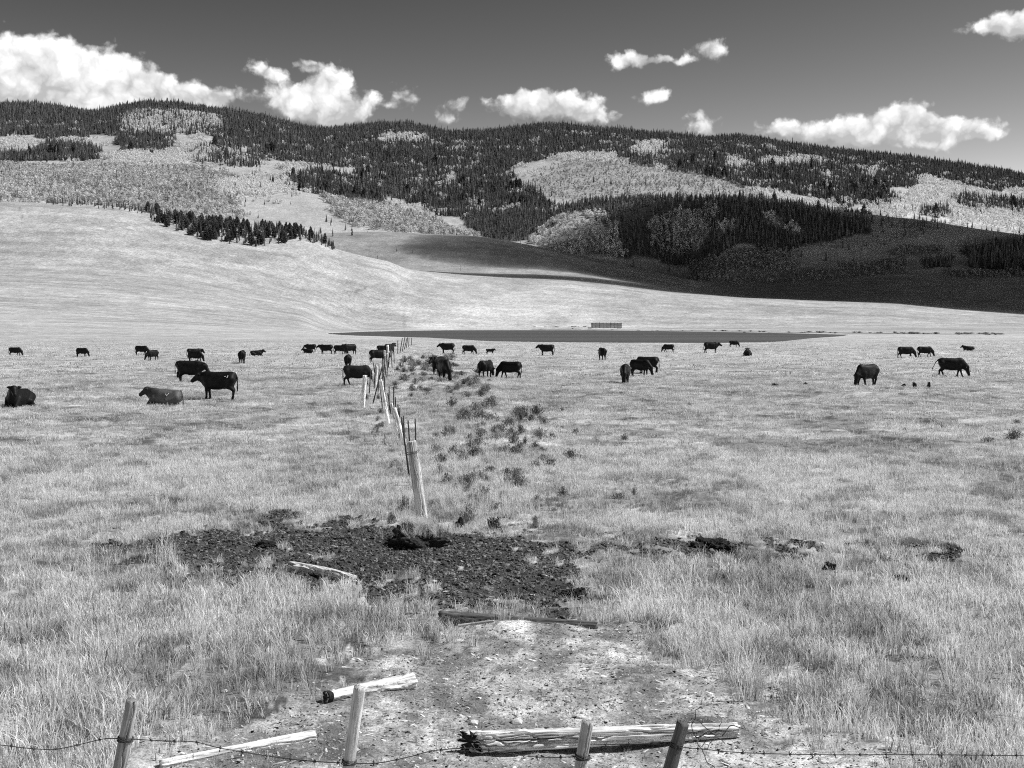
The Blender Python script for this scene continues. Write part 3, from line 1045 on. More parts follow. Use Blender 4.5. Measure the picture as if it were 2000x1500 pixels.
# forest floor: needle litter and shrubs under the stands
fx, fy = PXg + (fbm(XX / 60, YY / 60, 131, 3) - .5) * 44, PYt + (fbm(XX / 60, YY / 60, 137, 3) - .5) * 18
sel = YY > 1960
for poly, d, tv, a0, a1 in ASP:
    ii = in_poly(fx, fy, poly) & sel
    tone = np.where(ii, np.clip(tv * .8, .2, .5), tone)
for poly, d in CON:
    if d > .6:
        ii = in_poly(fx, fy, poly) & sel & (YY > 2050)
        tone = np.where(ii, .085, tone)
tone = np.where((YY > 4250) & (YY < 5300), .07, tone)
for (hx, hy, ra, rb) in NOCON:
    ii = ((fx - hx) / ra) ** 2 + ((fy - hy) / rb) ** 2 < 1
    tone = np.where(ii & sel, .45 if hy < 400 else .3, tone)
bpy.data.objects['ground'].data.attributes['tone'].data.foreach_set('value', tone.astype(np.float32).ravel())

# conifers
x, y, z, px, py = candidates(1990, 4640, 7.2)
nwx = (fbm(x / 60, y / 60, 131, 3) - .5) * 44
nwy = (fbm(x / 60, y / 60, 137, 3) - .5) * 18
prob = np.zeros(len(x))
for poly, d in CON:
    prob = np.where(in_poly(px + nwx, py + nwy, poly), np.maximum(prob, d), prob)
hole = np.zeros(len(x), bool)
for (hx, hy, ra, rb) in NOCON:
    hole |= ((px + nwx * 1.1 - hx) / ra) ** 2 + ((py + nwy * .9 - hy) / rb) ** 2 < 1
prob = np.where(hole, prob * np.where((px < 460) & (px > 200) & (py < 300), .38, .12), prob)
beyond = (y > 4300) & (px > -500)
prob = np.where(beyond & (py < yD3(px) + 20), np.maximum(prob, .95), prob)
prob = prob * np.clip(.55 + 1.3 * (fbm(x / 22, y / 22, 133, 3) - .25), .35, 1)
prob = np.where((fbm(x / 38, y / 38, 181, 4) > np.where(px > 1150, .60, .645)) & (y > 2600) & (py > 240), prob * .45, prob)
bare = (prob == 0) & (fbm(x / 45, y / 45, 141, 2) > .60) & (y > 2150) & (y < 3300)
prob = np.where(bare, 0.03, prob)
kp = RNG.random(len(x)) < prob
cx_, cy_, cz_ = x[kp], y[kp], z[kp]
chh = RNG.uniform(10, 25, len(cx_)) * (0.75 + .4 * fbm(cx_ / 80, cy_ / 80, 151, 2)) * np.where((RNG.random(len(cx_)) < .12) & (cy_ > 3000), 1.35, 1) * np.where(cy_ < 2750, .8, 1)
# the grove on the near grass slope and lone pines round it
x, y, z, px, py = candidates(1330, 1560, 7.2)
kp = in_poly(px, py, GROVE) & (RNG.random(len(x)) < .95 * np.clip(.3 + 2.4 * (fbm(x / 20, y / 20, 139, 2) - .2), .3, 1.3))
kp |= in_poly(px, py, [(90, 388), (170, 388), (330, 418), (310, 424), (240, 412), (150, 404), (90, 400)]) & (RNG.random(len(x)) < .6)
gx, gy, gz = x[kp], y[kp], z[kp]
gh = RNG.uniform(6, 15, len(gx)) * np.where(1000 + F * gx / gy < 285, .62, 1)


def at_px(px_, py_, y0, y1):
    """Terrain point seen at a picture position, searched between two distances."""
    yy = np.linspace(y0, y1, 900)
    xx = (px_ - 1000) / F * yy
    zz = terrain(xx, yy)
    row = HOR - F * (zz - CH) / yy
    i = int(np.argmin(np.abs(row - py_)))
    return xx[i], yy[i], zz[i]


LONE = [(688, 460, 14, 'lone'), (775, 491, 7, 'lone'), (806, 493, 5, 'lone'), (458, 345, 12, 'x'), (718, 456, 5, 'x'), (650, 462, 14, 'x')]
for (a_, b_, h_, _) in LONE:
    q = at_px(a_, b_, 1560, 2000) if b_ > 400 else at_px(a_, b_, 2000, 3600)
    cx_, cy_, cz_, chh = np.append(cx_, q[0]), np.append(cy_, q[1]), np.append(cz_, q[2]), np.append(chh, h_)

# the largest-looking conifers are trees of their own, the rest one wood
allx, ally, allz, allh = np.concatenate([gx, cx_]), np.concatenate([gy, cy_]), np.concatenate([gz, cz_]), np.concatenate([gh, chh])
grove_flag = np.arange(len(allx)) < len(gx)
infr = np.abs(allx / ally) < 0.425
vis_px = F * allh / ally * infr


def seen(x_, y_, ztop):
    """Whether the top of a tree clears the ground in front of it."""
    ok = np.ones(len(x_), bool)
    for fr in np.linspace(.3, .985, 60):
        zz = terrain(x_ * fr, y_ * fr)
        ok &= (CH + (ztop - CH) * fr) > zz
    return ok


order = np.argsort(-vis_px)[:1400]
vis = seen(allx[order], ally[order], allz[order] + allh[order] * .7)
single = order[vis][:285]
rest = np.setdiff1d(np.arange(len(allx)), single)
far_p = [proto_obj(pine_far(300 + i), mPine) for i in range(7)]
k = len(rest)
scatter('conifer_forest', np.stack([allx[rest], ally[rest], allz[rest]], -1), np.stack([RNG.normal(0, .03, k), RNG.normal(0, .03, k), RNG.random(k) * 6.28], -1),
        np.stack([allh[rest] * RNG.uniform(.85, 1.35, k)] * 2 + [allh[rest]], -1), RNG.integers(0, 7, k), np.zeros(k), far_p, 'stuff', 'dark conifer forest covering the upper mountain slopes and skyline', 'forest')

PINES = []
for i in range(8):
    cm, tm = pine_near(400 + i, i % 2 == 0)
    cm.materials.append(mPine)
    tm.materials.append(mBark)
    PINES.append((cm, tm))
npine = 0
for j in single:
    r_ = empty('conifer_tree', (allx[j], ally[j], allz[j]))
    h = allh[j]
    v = random.randrange(8)
    if grove_flag[j] and random.random() < .75:
        v = 2 * random.randrange(4)
    w_ = h * random.uniform(.85, 1.2)
    r_.scale = (w_, w_, h)
    r_.rotation_euler = (random.gauss(0, .02), random.gauss(0, .02), random.random() * 6.28)
    c_ = link_mesh('crown', PINES[v][0], None, r_)
    t_ = link_mesh('trunk', PINES[v][1], None, r_)
    qx = 1000 + F * allx[j] / ally[j]
    if grove_flag[j]:
        tag(r_, 'dark bushy pine in the grove along the pale grass slope', 'tree', 'pines of the grove on the grass slope')
    elif qx > 1860:
        tag(r_, 'dark conifer of the dense black stand at the valley edge far right', 'tree', 'conifers of the dense stand far right')
    elif qx > 1300:
        tag(r_, 'dark conifer on the cloud-shaded hill above the valley floor', 'tree', 'conifers on the shaded hill')
    else:
        tag(r_, 'dark conifer at the lower edge of the forest behind the rounded grass hill', 'tree', 'conifers behind the rounded grass hill')

# aspens
x, y, z, px, py = candidates(1960, 4200, 6.2)
nwx = (fbm(x / 50, y / 50, 161, 3) - .5) * 40
nwy = (fbm(x / 50, y / 50, 167, 3) - .5) * 16
prob, tn, h0, h1 = [np.zeros(len(x)) for q in range(4)]
for poly, d, tv, a0, a1 in ASP:
    ii = in_poly(px + nwx, py + nwy, poly)
    prob, tn, h0, h1 = np.where(ii, d, prob), np.where(ii, tv, tn), np.where(ii, a0, h0), np.where(ii, a1, h1)
for (hx, hy, ra, rb) in NOCON:
    ii = ((px + nwx * 1.1 - hx) / ra) ** 2 + ((py + nwy * .9 - hy) / rb) ** 2 < 1
    prob, tn, h0, h1 = np.where(ii, .7, prob), np.where(ii, np.where(hy > 400, .55, .95), tn), np.where(ii, 8, h0), np.where(ii, 13, h1)
spark = (fbm(x / 38, y / 38, 181, 4) > np.where(px > 1150, .60, .645)) & (y > 2600) & (py > 240) & (prob == 0)
prob, tn, h0, h1 = np.where(spark, .4, prob), np.where(spark, .9, tn), np.where(spark, 8, h0), np.where(spark, 13, h1)
clump = fbm(x / 28, y / 28, 171, 3)
kp = RNG.random(len(x)) < prob * np.clip(.35 + (clump - .3) * 3, .2, 1)
ax_, ay_, az_, atn = x[kp], y[kp], z[kp], tn[kp]
ah = h0[kp] + (h1[kp] - h0[kp]) * RNG.random(kp.sum())
atn = np.clip(1.3 * atn * RNG.uniform(.5, 1.35, len(atn)) * (.75 + .5 * fbm(ax_ / 40, ay_ / 40, 173, 2)), .08, .85)
order = np.argsort(-(F * ah / ay_) * (np.abs(ax_ / ay_) < .425))[:1500]
vis = seen(ax_[order], ay_[order], az_[order] + ah[order] * .6)
single = order[vis][:240]
rest = np.setdiff1d(np.arange(len(ax_)), single)


def joined_aspen(seed):
    cm, tm = aspen(seed, 46)
    nv = len(cm.vertices)
    V = [v.co[:] for v in cm.vertices] + [v.co[:] for v in tm.vertices]
    Fc = [tuple(p.vertices) for p in cm.polygons] + [tuple(i + nv for i in p.vertices) for p in tm.polygons]
    me = bpy.data.meshes.new('aspen')
    me.from_pydata(V, [], Fc)
    me.materials.append(mAsp)
    me.materials.append(mAspB)
    mi = np.array([0] * len(cm.polygons) + [1] * len(tm.polygons), np.int32)
    me.polygons.foreach_set('material_index', mi)
    me.update()
    return bpy.data.objects.new('kind', me)


asp_p = [joined_aspen(500 + i) for i in range(6)]
k = len(rest)
scatter('aspen_forest', np.stack([ax_[rest], ay_[rest], az_[rest]], -1), np.stack([RNG.normal(0, .03, k), RNG.normal(0, .03, k), RNG.random(k) * 6.28], -1),
        np.stack([ah[rest] * RNG.uniform(.9, 1.3, k)] * 2 + [ah[rest]], -1), RNG.integers(0, 6, k), atn[rest], asp_p, 'stuff', 'pale aspen woods in belts and patches across the lower mountain', 'forest')
ASPENS = []
for i in range(6):
    cm, tm = aspen(520 + i, 130)
    cm.materials.append(mAsp)
    tm.materials.append(mAspB)
    ASPENS.append((cm, tm))
for j in single:
    r_ = empty('aspen_tree', (ax_[j], ay_[j], az_[j]))
    h = ah[j]
    w_ = h * random.uniform(.9, 1.25)
    r_.scale = (w_, w_, h)
    r_.rotation_euler = (0, 0, random.random() * 6.28)
    v = random.randrange(6)
    c_ = link_mesh('crown', ASPENS[v][0], None, r_)
    c_.color = (atn[j], atn[j], atn[j], 1)
    link_mesh('trunk', ASPENS[v][1], None, r_)
    qx = 1000 + F * ax_[j] / ay_[j]
    if qx < 1000:
        tag(r_, 'pale aspen in the wood just above the rounded grass hill', 'tree', 'aspens above the rounded grass hill')
    elif qx < 1235:
        tag(r_, 'pale aspen in the light clump between dark conifers by the hill crest', 'tree', 'aspens of the light clump among conifers')
    else:
        tag(r_, 'grey aspen in the shaded thickets of the hill above the valley', 'tree', 'aspens in the shaded thickets')

# ------------------------------------------------------------------ unseen clouds placed overhead to shade the valley
SHH = 1150.0


def shade_cloud(name, gx_, gy_, gz_, ra, rb, thick, label, seed):
    c = Vector((gx_, gy_, gz_)) + sd * (SHH / sd.z)
    nu, nv = 64, 33
    V, Fc = [], []
    rg = np.random.default_rng(seed)
    for i in range(nv):
        ph = -math.pi / 2 + math.pi * i / (nv - 1)
        for j in range(nu):
            th = 2 * math.pi * j / nu
            cxx, cyy, czz = math.cos(ph) * math.cos(th), math.cos(ph) * math.sin(th), math.sin(ph)
            V.append((cxx, cyy, czz))
    V = np.array(V)
    n = fbm(V[:, 0] * 2.3 + 11 + V[:, 2], V[:, 1] * 2.3 + 7, seed, 4) - .5
    V = V * (1 + .35 * n)[:, None]
    V = V * np.array([ra, rb, thick])
    for i in range(nv - 1):
        for j in range(nu):
            a = i * nu + j
            b = i * nu + (j + 1) % nu
            Fc.append((a, b, b + nu, a + nu))
    me = mesh_np(name, V, np.array(Fc), True)
    o = link_mesh(name, me, mCloud, None, c)
    return tag(o, label, 'cloud', 'unseen clouds placed overhead to shade the valley')


mCloud, t, out = new_mat('shade_cloud_absorber')
vs = t.node('ShaderNodeVolumeAbsorption')
vs.inputs['Color'].default_value = (0, 0, 0, 1)
vs.inputs['Density'].default_value = 0.022
t.l.new(vs.outputs[0], out.inputs['Volume'])
SHADES = [(660, 2050, 85, 760, 360, 120), (760, 1730, 45, 640, 270, 110), (190, 1815, 70, 400, 150, 60), (230, 1578, 55, 420, 55, 60), (900, 2290, 120, 640, 280, 110), (400, 2280, 120, 330, 220, 80)]
for i, s_ in enumerate(SHADES):
    shade_cloud('cloud', *s_, 'dark absorbing cloud placed out of view overhead to shade the valley', 41 + i)


# ------------------------------------------------------------------ wood: posts, stakes, logs
mWood, t, out = new_mat('weathered_wood')
tcn = t.node('ShaderNodeTexCoord')
gv, _ = t.vec('MULTIPLY', tcn.outputs['Object'], (34, 34, 1.6))
gr = t.noise(gv, 1.0, 6, 0.65, 0.6)
bl = t.noise(tcn.outputs['Object'], 5, 4, 0.6)
oi = t.node('ShaderNodeObjectInfo')
sepc = t.node('ShaderNodeSeparateColor')
t.l.new(oi.outputs['Color'], sepc.inputs[0])
vv = t.math('MULTIPLY', t.math('MULTIPLY', t.rng(gr, .36, .62, .35, 1.25), t.rng(bl, .3, .7, .75, 1.2)), sepc.outputs[0])
principled(t, out, t.grey(vv), 0.85, 0.15, bump(t, gr, 0.8, 0.01))
mEnd, t, out = new_mat('shaded_wood_end')  # log ends turned from the sun, their shade painted as dark wood
tcn = t.node('ShaderNodeTexCoord')
principled(t, out, t.grey(t.rng(t.noise(tcn.outputs['Object'], 40, 4), .3, .7, .01, .05)), 0.95, 0.1)
mIron, t, out = new_mat('rusty_wire')
tcn = t.node('ShaderNodeTexCoord')
principled(t, out, t.grey(t.rng(t.noise(tcn.outputs['Object'], 60, 3), .3, .7, .015, .06)), 0.7, 0.4)


def pole_mesh(L, r0, r1, seed, nu=40, nv=60, crack=0.25, ridges=6, bend=0.0, square=0.0, flat=1.0, rag=0.02, cw=.12, wav=1.6, splits=0, sdepth=.6, swid=.10, obl=0.0, endmat=False):
    """A pole along local +Z with grain grooves and splits."""
    rg = np.random.default_rng(seed)
    th = np.linspace(0, 2 * np.pi, nu, endpoint=False)
    tt_ = np.linspace(0, 1, nv)
    TH, T = np.meshgrid(th, tt_)
    wob = (fbm(T * 4 + seed, TH * 0, seed, 3) - .5) * wav
    g = fbm((np.cos(TH + wob) + 3) * ridges / 2.4, (np.sin(TH + wob) + 3) * ridges / 2.4 + T * L * .5, seed, 3)
    groove = sstep(.0, cw, np.abs(g - .5))
    rad = (r0 + (r1 - r0) * T) * (1 - crack * (1 - groove)) * (1 + .12 * (fbm(T * 5 + 3, TH / 2, seed + 5, 2) - .5))
    for q in range(splits):
        t0 = 2 * np.pi * (q + rg.uniform(-.3, .3)) / splits
        line = t0 + (fbm(T * rg.uniform(5, 9) + 7 * q, T * 0 + q, seed + 20 + q, 3) - .5) * 1.5
        on = sstep(.40, .52, fbm(T * 3.5 + 3 * q, T * 0 + 2 * q, seed + 50 + q, 2))
        dth = np.abs((TH - line + np.pi) % (2 * np.pi) - np.pi)
        wdt = swid * (.5 + rg.random())
        rad = rad * (1 - sdepth * rg.uniform(.6, 1) * on * np.exp(-(dth / wdt) ** 4))
    if square:
        sq = 1 / np.maximum(np.abs(np.cos(TH)), np.abs(np.sin(TH)))
        rad = rad * (1 + square * (np.minimum(sq, 1.3) - 1))
    X = rad * np.cos(TH) + bend * L * np.sin(T * np.pi)
    Yv = rad * np.sin(TH) * flat
    Zv = T * L + rag * L * (T > .99) * (rg.random(nu)[None, :] - .5) - rag * L * (T < .01) * rg.random(nu)[None, :]
    Zv = Zv + obl * -X * (1 - T) ** 40
    V = np.stack([X, Yv, Zv], -1).reshape(-1, 3)
    Fc = []
    for i in range(nv - 1):
        for j in range(nu):
            a, b = i * nu + j, i * nu + (j + 1) % nu
            Fc.append((a, b, b + nu, a + nu))
    n0 = len(V)
    V = np.vstack([V, [V[:nu].mean(0) + np.array([0, 0, .01])], [V[-nu:].mean(0) - np.array([0, 0, .008])]])
    for j in range(nu):
        Fc.append((n0, (j + 1) % nu, j))
        Fc.append((n0 + 1, (nv - 1) * nu + j, (nv - 1) * nu + (j + 1) % nu))
    me = bpy.data.meshes.new('pole')
    me.from_pydata(V.tolist(), [], Fc)
    me.materials.append(mWood)
    if endmat:
        me.materials.append(mEnd)
        me.polygons.foreach_set('material_index', np.array([0] * (nu * (nv - 1)) + [1, 0] * nu, np.int32))
    me.polygons.foreach_set('use_smooth', np.ones(len(me.polygons), bool))
    me.update()
    return me


def aim(o, p0, p1, roll=0.0):
    d = Vector(p1) - Vector(p0)
    o.location = p0
    q = d.to_track_quat('Z', 'Y')
    o.rotation_euler = (q.to_matrix() @ Matrix.Rotation(roll, 3, 'Z')).to_euler()


def tube(path, r, nu=6):
    V, Fc = [], []
    P = [Vector(p) for p in path]
    for i, p in enumerate(P):
        d = (P[min(i + 1, len(P) - 1)] - P[max(i - 1, 0)]).normalized()
        a = d.orthogonal().normalized()
        up = Vector((0, 0, 1)) if abs(d.z) < .9 else Vector((1, 0, 0))
        a = d.cross(up).normalized()
        b = d.cross(a)
        rr = r[i] if hasattr(r, '__len__') else r
        for k_ in range(nu):
            th = 2 * math.pi * k_ / nu
            V.append(tuple(p + a * math.cos(th) * rr + b * math.sin(th) * rr))
    for i in range(len(P) - 1):
        for k_ in range(nu):
            q = (k_ + 1) % nu
            Fc.append((i * nu + k_, i * nu + q, i * nu + nu + q, i * nu + nu + k_))
    Fc.append(tuple(range(nu))[::-1])
    Fc.append(tuple((len(P) - 1) * nu + q for q in range(nu)))
    return V, Fc


def multi(parts):
    V, Fc = [], []
    for v, f in parts:
        n = len(V)
        V += list(v)
        Fc += [tuple(i + n for i in q) for q in f]
    return V, Fc


def pxz(x_, y_, Y):
    """Point at distance Y seen at a picture position."""
    return Vector(((x_ - 1000) / F * Y, Y, CH + (HOR - y_) / F * Y))


def wrap_wire(p, d, r, turns, wr, span=0.03):
    """Wire wound round a post at p, post axis d."""
    a = d.orthogonal().normalized()
    b = d.cross(a)
    pts = []
    for i in range(turns * 12 + 1):
        th = 2 * math.pi * i / 12
        pts.append(p + a * math.cos(th) * r + b * math.sin(th) * r + d * span * (i / (turns * 12) - .5 + .12 * math.sin(th * 1.7)))
    return tube(pts, wr, 5)


def wood_thing(name, label, cat, p0, p1, r0, r1, seed, bright, group=None, roll=0, **kw):
    L = (Vector(p1) - Vector(p0)).length
    o = link_mesh(name, pole_mesh(L, r0, r1, seed, **kw))
    aim(o, p0, p1, roll)
    o.color = (bright, bright, bright, 1)
    tag(o, label, cat, group)
    return o


# foreground fence
GF = 'fence posts along the bottom edge'
YF = 7.5


def front_post(top, low, wpx, seed, bright, label, **kw):
    Yp = YF
    pt = pxz(top[0], top[1], Yp)
    pl = pxz(low[0], low[1], Yp)
    d = (pl - pt) / (pt.z - pl.z)
    pb = pt + d * (pt.z + 0.15)
    r = wpx / 2 / F * Yp
    o = wood_thing('fence_post', label, 'fence post', pb, pt, r * 1.12, r * .95, seed, bright, GF, **kw)
    return o, pb, pt, r


fp1, b1, t1, r1 = front_post((259, 1367), (234, 1500), 25, 61, .32, 'round grey post with a long dark split, first from the left on the bottom edge', crack=.12, ridges=3, rag=.008, splits=3, sdepth=.5, swid=.09, nu=90)
fp2, b2, t2, r2 = front_post((703, 1341), (680, 1500), 24, 62, .52, 'pale round post with a knot, second from the left on the bottom edge', crack=.12, ridges=5, rag=.008)
fp3, b3, t3, r3 = front_post((1148, 1409), (1134, 1500), 25, 63, .38, 'short split grey post standing before the long cracked timber', crack=.2, ridges=5, rag=.008, splits=5, sdepth=.5, swid=.1, nu=90)
fp4, b4, t4, r4 = front_post((1334, 1411), (1309, 1500), 21, 64, .11, 'dark squared post tilting right at the right end of the cracked timber', crack=.1, square=.9, rag=.006, roll=.5)


def on_post(b, t_, y_):
    z_ = CH + (HOR - y_) / F * YF
    return b + (t_ - b) * ((z_ - b.z) / (t_.z - b.z))


def wire_obj(name, label, pts_px, group='barbed wire strands', Y=YF, barbs=True, r=.0027, ys_=None):
    pts = []
    for i, (a_, b_) in enumerate(pts_px):
        yy = (Y if ys_ is None else ys_[i])
        pts.append(pxz(a_, b_, yy))
    # smooth it
    sm = []
    for i in range(len(pts) - 1):
        p0, p1, p2, p3 = pts[max(i - 1, 0)], pts[i], pts[i + 1], pts[min(i + 2, len(pts) - 1)]
        for q in range(12):
            s_ = q / 12
            sm.append(0.5 * ((2 * p1) + (p2 - p0) * s_ + (2 * p0 - 5 * p1 + 4 * p2 - p3) * s_ * s_ + (3 * p1 - p0 - 3 * p2 + p3) * s_ ** 3))
    sm.append(pts[-1])
    parts = [tube(sm, r, 6)]
    if barbs:
        acc = 0
        for i in range(1, len(sm)):
            acc += (sm[i] - sm[i - 1]).length
            if acc > .13:
                acc = 0
                for q in range(2):
                    v_ = Vector((random.gauss(0, .4), random.gauss(0, .5), random.choice((-1, 1)))).normalized() * .022
                    parts.append(tube([sm[i] - v_ * .6, sm[i] + v_], .0022, 4))
                w_ = (sm[i] - sm[i - 1]).normalized() * .008
                parts.append(tube([sm[i] - w_, sm[i] + w_], r * 1.9, 6))
    V, Fc = multi(parts)
    o = link_mesh(name, mesh_np(name, V, Fc, True), mIron)
    return tag(o, label, 'wire', group)


wire_obj('barbed_wire', 'barbed strand sagging from the left picture edge to the first post', [(-160, 1440), (0, 1455), (60, 1462), (110, 1463), (160, 1453), (205, 1443), (244, 1443)])
wire_obj('barbed_wire', 'barbed strand running from the split post down to the pale knotted post', [(250, 1443), (320, 1447), (380, 1449), (430, 1461), (520, 1476), (600, 1486), (682, 1491)])
wire_obj('barbed_wire', 'barbed strand rising from the pale knotted post toward the cracked timber', [(684, 1491), (740, 1490), (800, 1478), (850, 1466), (930, 1462), (1040, 1478), (1136, 1478)])
wire_obj('barbed_wire', 'barbed strand tight between the short split post and the dark squared post', [(1140, 1455), (1200, 1454), (1260, 1453), (1318, 1454)])
wire_obj('barbed_wire', 'barbed strand running from the dark squared post to the right picture edge', [(1320, 1458), (1380, 1464), (1450, 1470), (1600, 1474), (1800, 1474), (2000, 1476), (2140, 1480)])
for (b_, t_, r_, py_, host) in ((b1, t1, r1, 1443, fp1), (b2, t2, r2, 1488, fp2), (b3, t3, r3, 1478, fp3), (b4, t4, r4, 1456, fp4)):
    V, Fc = wrap_wire(on_post(b_, t_, py_), (t_ - b_).normalized(), r_ * 1.18, 4, .003)
    mi = host.matrix_basis.inverted()
    V = [tuple(mi @ Vector(v_)) for v_ in V]
    link_mesh('wire_tie', mesh_np('wire_tie', V, Fc, True), mIron, host)
# loose tie wire tangle on the timber and twigs of wire
parts = []
for q in range(9):
    p = pxz(1360 + random.gauss(0, 30), 1440 + random.gauss(0, 8), YF + .15)
    pts = [p]
    d_ = Vector((random.gauss(0, 1), random.gauss(0, .3), random.gauss(.3, 1)))
    for s_ in range(8):
        d_ = (d_ + Vector((random.gauss(0, .6), random.gauss(0, .4), random.gauss(0, .6)))).normalized()
        pts.append(pts[-1] + d_ * .028)
    parts.append(tube(pts, .0028, 5))
parts.append(tube([pxz(1330, 1455, YF), pxz(1350, 1448, YF + .1), pxz(1365, 1440, YF + .15)], .0028, 5))
V, Fc = multi(parts)
tag(link_mesh('loose_wire', mesh_np('loose_wire', V, Fc, True), mIron), 'tangle of loose rusty wire beside the dark squared post', 'wire')


def log_on_ground(name, label, a_px, b_px, ra, rb, seed, bright, sink=.3, group=None, cat='log', **kw):
    xa, ya = gp(*a_px)
    xb, yb = gp(*b_px)
    pa = Vector((xa, ya, hz(xa, ya) + ra * (1 - sink)))
    pb = Vector((xb, yb, hz(xb, yb) + rb * (1 - sink)))
    return wood_thing(name, label, cat, pa, pb, ra, rb, seed, bright, group, **kw)


GL = 'old timbers lying on the ground'
tim = log_on_ground('timber', 'long weathered timber with deep wavy cracks lying behind the bottom posts', (926, 1462), (1440, 1434), .095, .06, 71, .82, .1, GL, 'timber', nu=220, nv=220, crack=.3, ridges=6, square=0, cw=.12, wav=1.2, splits=17, sdepth=.95, swid=.11, obl=1.1, endmat=True)
log_on_ground('fence_rail', 'slim pale split rail lying diagonally between the two left posts', (316, 1496), (614, 1436), .033, .045, 72, .85, .2, GL, 'rail', crack=.3, ridges=4, square=.3, nv=80)
lg = log_on_ground('log', 'bleached white log with its shaded end coloured dark behind the pale knotted post', (640, 1374), (806, 1336), .052, .078, 73, .85, .2, GL, crack=.2, ridges=5, splits=4, sdepth=.4, swid=.12, rag=.03, nv=80, bend=.03)
log_on_ground('log', 'dark straight log lying on the sand edge below the mud patch', (862, 1212), (1165, 1222), .085, .05, 74, .15, .25, GL, crack=.2, ridges=5)
log_on_ground('log', 'short broken pale log lying in the mud, left of the corner post', (572, 1110), (690, 1142), .085, .06, 75, .95, .0, GL, crack=.5, ridges=6, bend=.04, rag=.05)
log_on_ground('stick', 'thin pale stick lying under the dark log on the sand', (895, 1222), (965, 1224), .018, .012, 76, .7, .0, None, 'stick', crack=.2)
for o_, r_, z0_ in ((lg, .06, -.004),):
    me = bpy.data.meshes.new('shaded_end')
    th = [2 * math.pi * q / 20 for q in range(20)]
    V = [(r_ * (1 + .15 * math.sin(3 * a)) * math.cos(a), r_ * (1 + .15 * math.cos(2 * a)) * math.sin(a), z0_ - .012) for a in th]
    V += [(v_[0], v_[1], .03) for v_ in V]
    me.from_pydata(V, [], [tuple(range(20))[::-1], tuple(range(20, 40))] + [(q, (q + 1) % 20, 20 + (q + 1) % 20, 20 + q) for q in range(20)])
    me.materials.append(mEnd)
    e_ = link_mesh('shaded_end', me, None, o_)
    e_['label'] = 'shaded end coloured dark'

# the cross fence running away from the corner post
GX = 'old posts of the fence running toward the lake'


def base_post(name, base, top, wpx, seed, bright, label, group, cat='fence post', dY=0.0, nv=30, nu=24, **kw):
    X0, Y0 = gp(*base)
    pb = Vector((X0, Y0, hz(X0, Y0) - .12))
    pt = pxz(top[0], top[1], Y0 + dY)
    r = wpx / 2 / F * Y0
    return wood_thing(name, label, cat, pb, pt, r, r * .85, seed, bright, group, nv=nv, nu=nu, **kw), pb, pt


cp, cpb, cpt = base_post('fence_post', (827, 1050), (803, 862), 23, 81, .68, 'thick tall corner post leaning left on a grassy mound in the mud', GX, nv=90, nu=90, crack=.08, ridges=6, rag=.008, splits=5, sdepth=.35, swid=.08)
for py_, tn_ in ((884, 2), (1030, 1)):
    z_ = CH + (HOR - py_) / F * cpb.y
    p = cpb + (cpt - cpb) * ((z_ - cpb.z) / (cpt.z - cpb.z))
    V, Fc = wrap_wire(p, (cpt - cpb).normalized(), 23 / 2 / F * cpb.y * 1.0, tn_, .0035, .05)
    mi = cp.matrix_basis.inverted()
    link_mesh('wire_tie', mesh_np('wire_tie', [tuple(mi @ Vector(v_)) for v_ in V], Fc, True), mIron, cp)
XPOSTS = [((780, 850), (764, 788), 7, .9, 'grey leaning post between the slanting white post and the leaning pale one'), ((733, 760), (737, 716), 5, .9, 'small pale post rising behind the broad bleached post'), ((748, 728), (756, 690), 5, .95, 'pale post leaning right below the two cows by the fence'), ((793, 872), (770, 797), 9, .95, 'leaning pale post, next one behind the thick corner post'),
          ((760, 828), (743, 742), 8, 1.0, 'white slanting post, halfway between corner post and cattle'),
          ((707, 797), (713, 733), 10, 1.0, 'broad bleached post standing before the grazing cow with pale face'),
          ((742, 742), (741, 709), 6, .95, 'thin bleached post among the dark stakes behind the slanting one'),
          ((759, 712), (757, 674), 5, 1.0, 'bright slim post in front of the two cows by the fence'),
          ((753, 716), (751, 684), 4, 1.0, 'small bright post just left of the slim bright one')]
for i, (b_, t_, w_, br_, lb) in enumerate(XPOSTS):
    base_post('fence_post', b_, t_, w_, 90 + i, br_, lb, GX, crack=.4, ridges=5, rag=.015)
STK = [((775, 835), (772, 775), 2.6), ((779, 860), (781, 796), 2.6), ((765, 812), (757, 768), 2.4), ((752, 785), (751, 735), 2.4), ((744, 765), (752, 712), 2.2), ((735, 752), (729, 708), 2), ((755, 742), (758, 702), 2), ((766, 722), (764, 682), 1.8), ((770, 712), (769, 676), 1.8), ((748, 800), (742, 752), 2.4), ((721, 770), (724, 722), 2.2), ((791, 868), (788, 812), 2.8), ((806, 935), (797, 822), 3.4), ((814, 950), (811, 818), 3.0), ((801, 930), (784, 815), 4.2), ((783, 850), (777, 790), 3), ((769, 810), (769, 755), 2.5), ((760, 805), (760, 754), 2.5), ((727, 788), (747, 715), 3), ((731, 760), (733, 712), 2.5),
       ((712, 790), (716, 740), 2.2), ((749, 740), (751, 695), 2), ((746, 745), (748, 700), 2.2), ((762, 700), (762, 672), 1.8), ((752, 735), (756, 690), 2), ((777, 690), (777, 665), 1.8), ((781, 689), (786, 660), 1.8), ((785, 688), (791, 658), 1.8), ((789, 684), (795, 660), 1.6),
       ((793, 681), (797, 657), 1.6), ((798, 678), (799, 660), 1.5), ((803, 675), (804, 660), 1.4), ((738, 770), (741, 720), 2.2), ((758, 722), (761, 690), 2)]
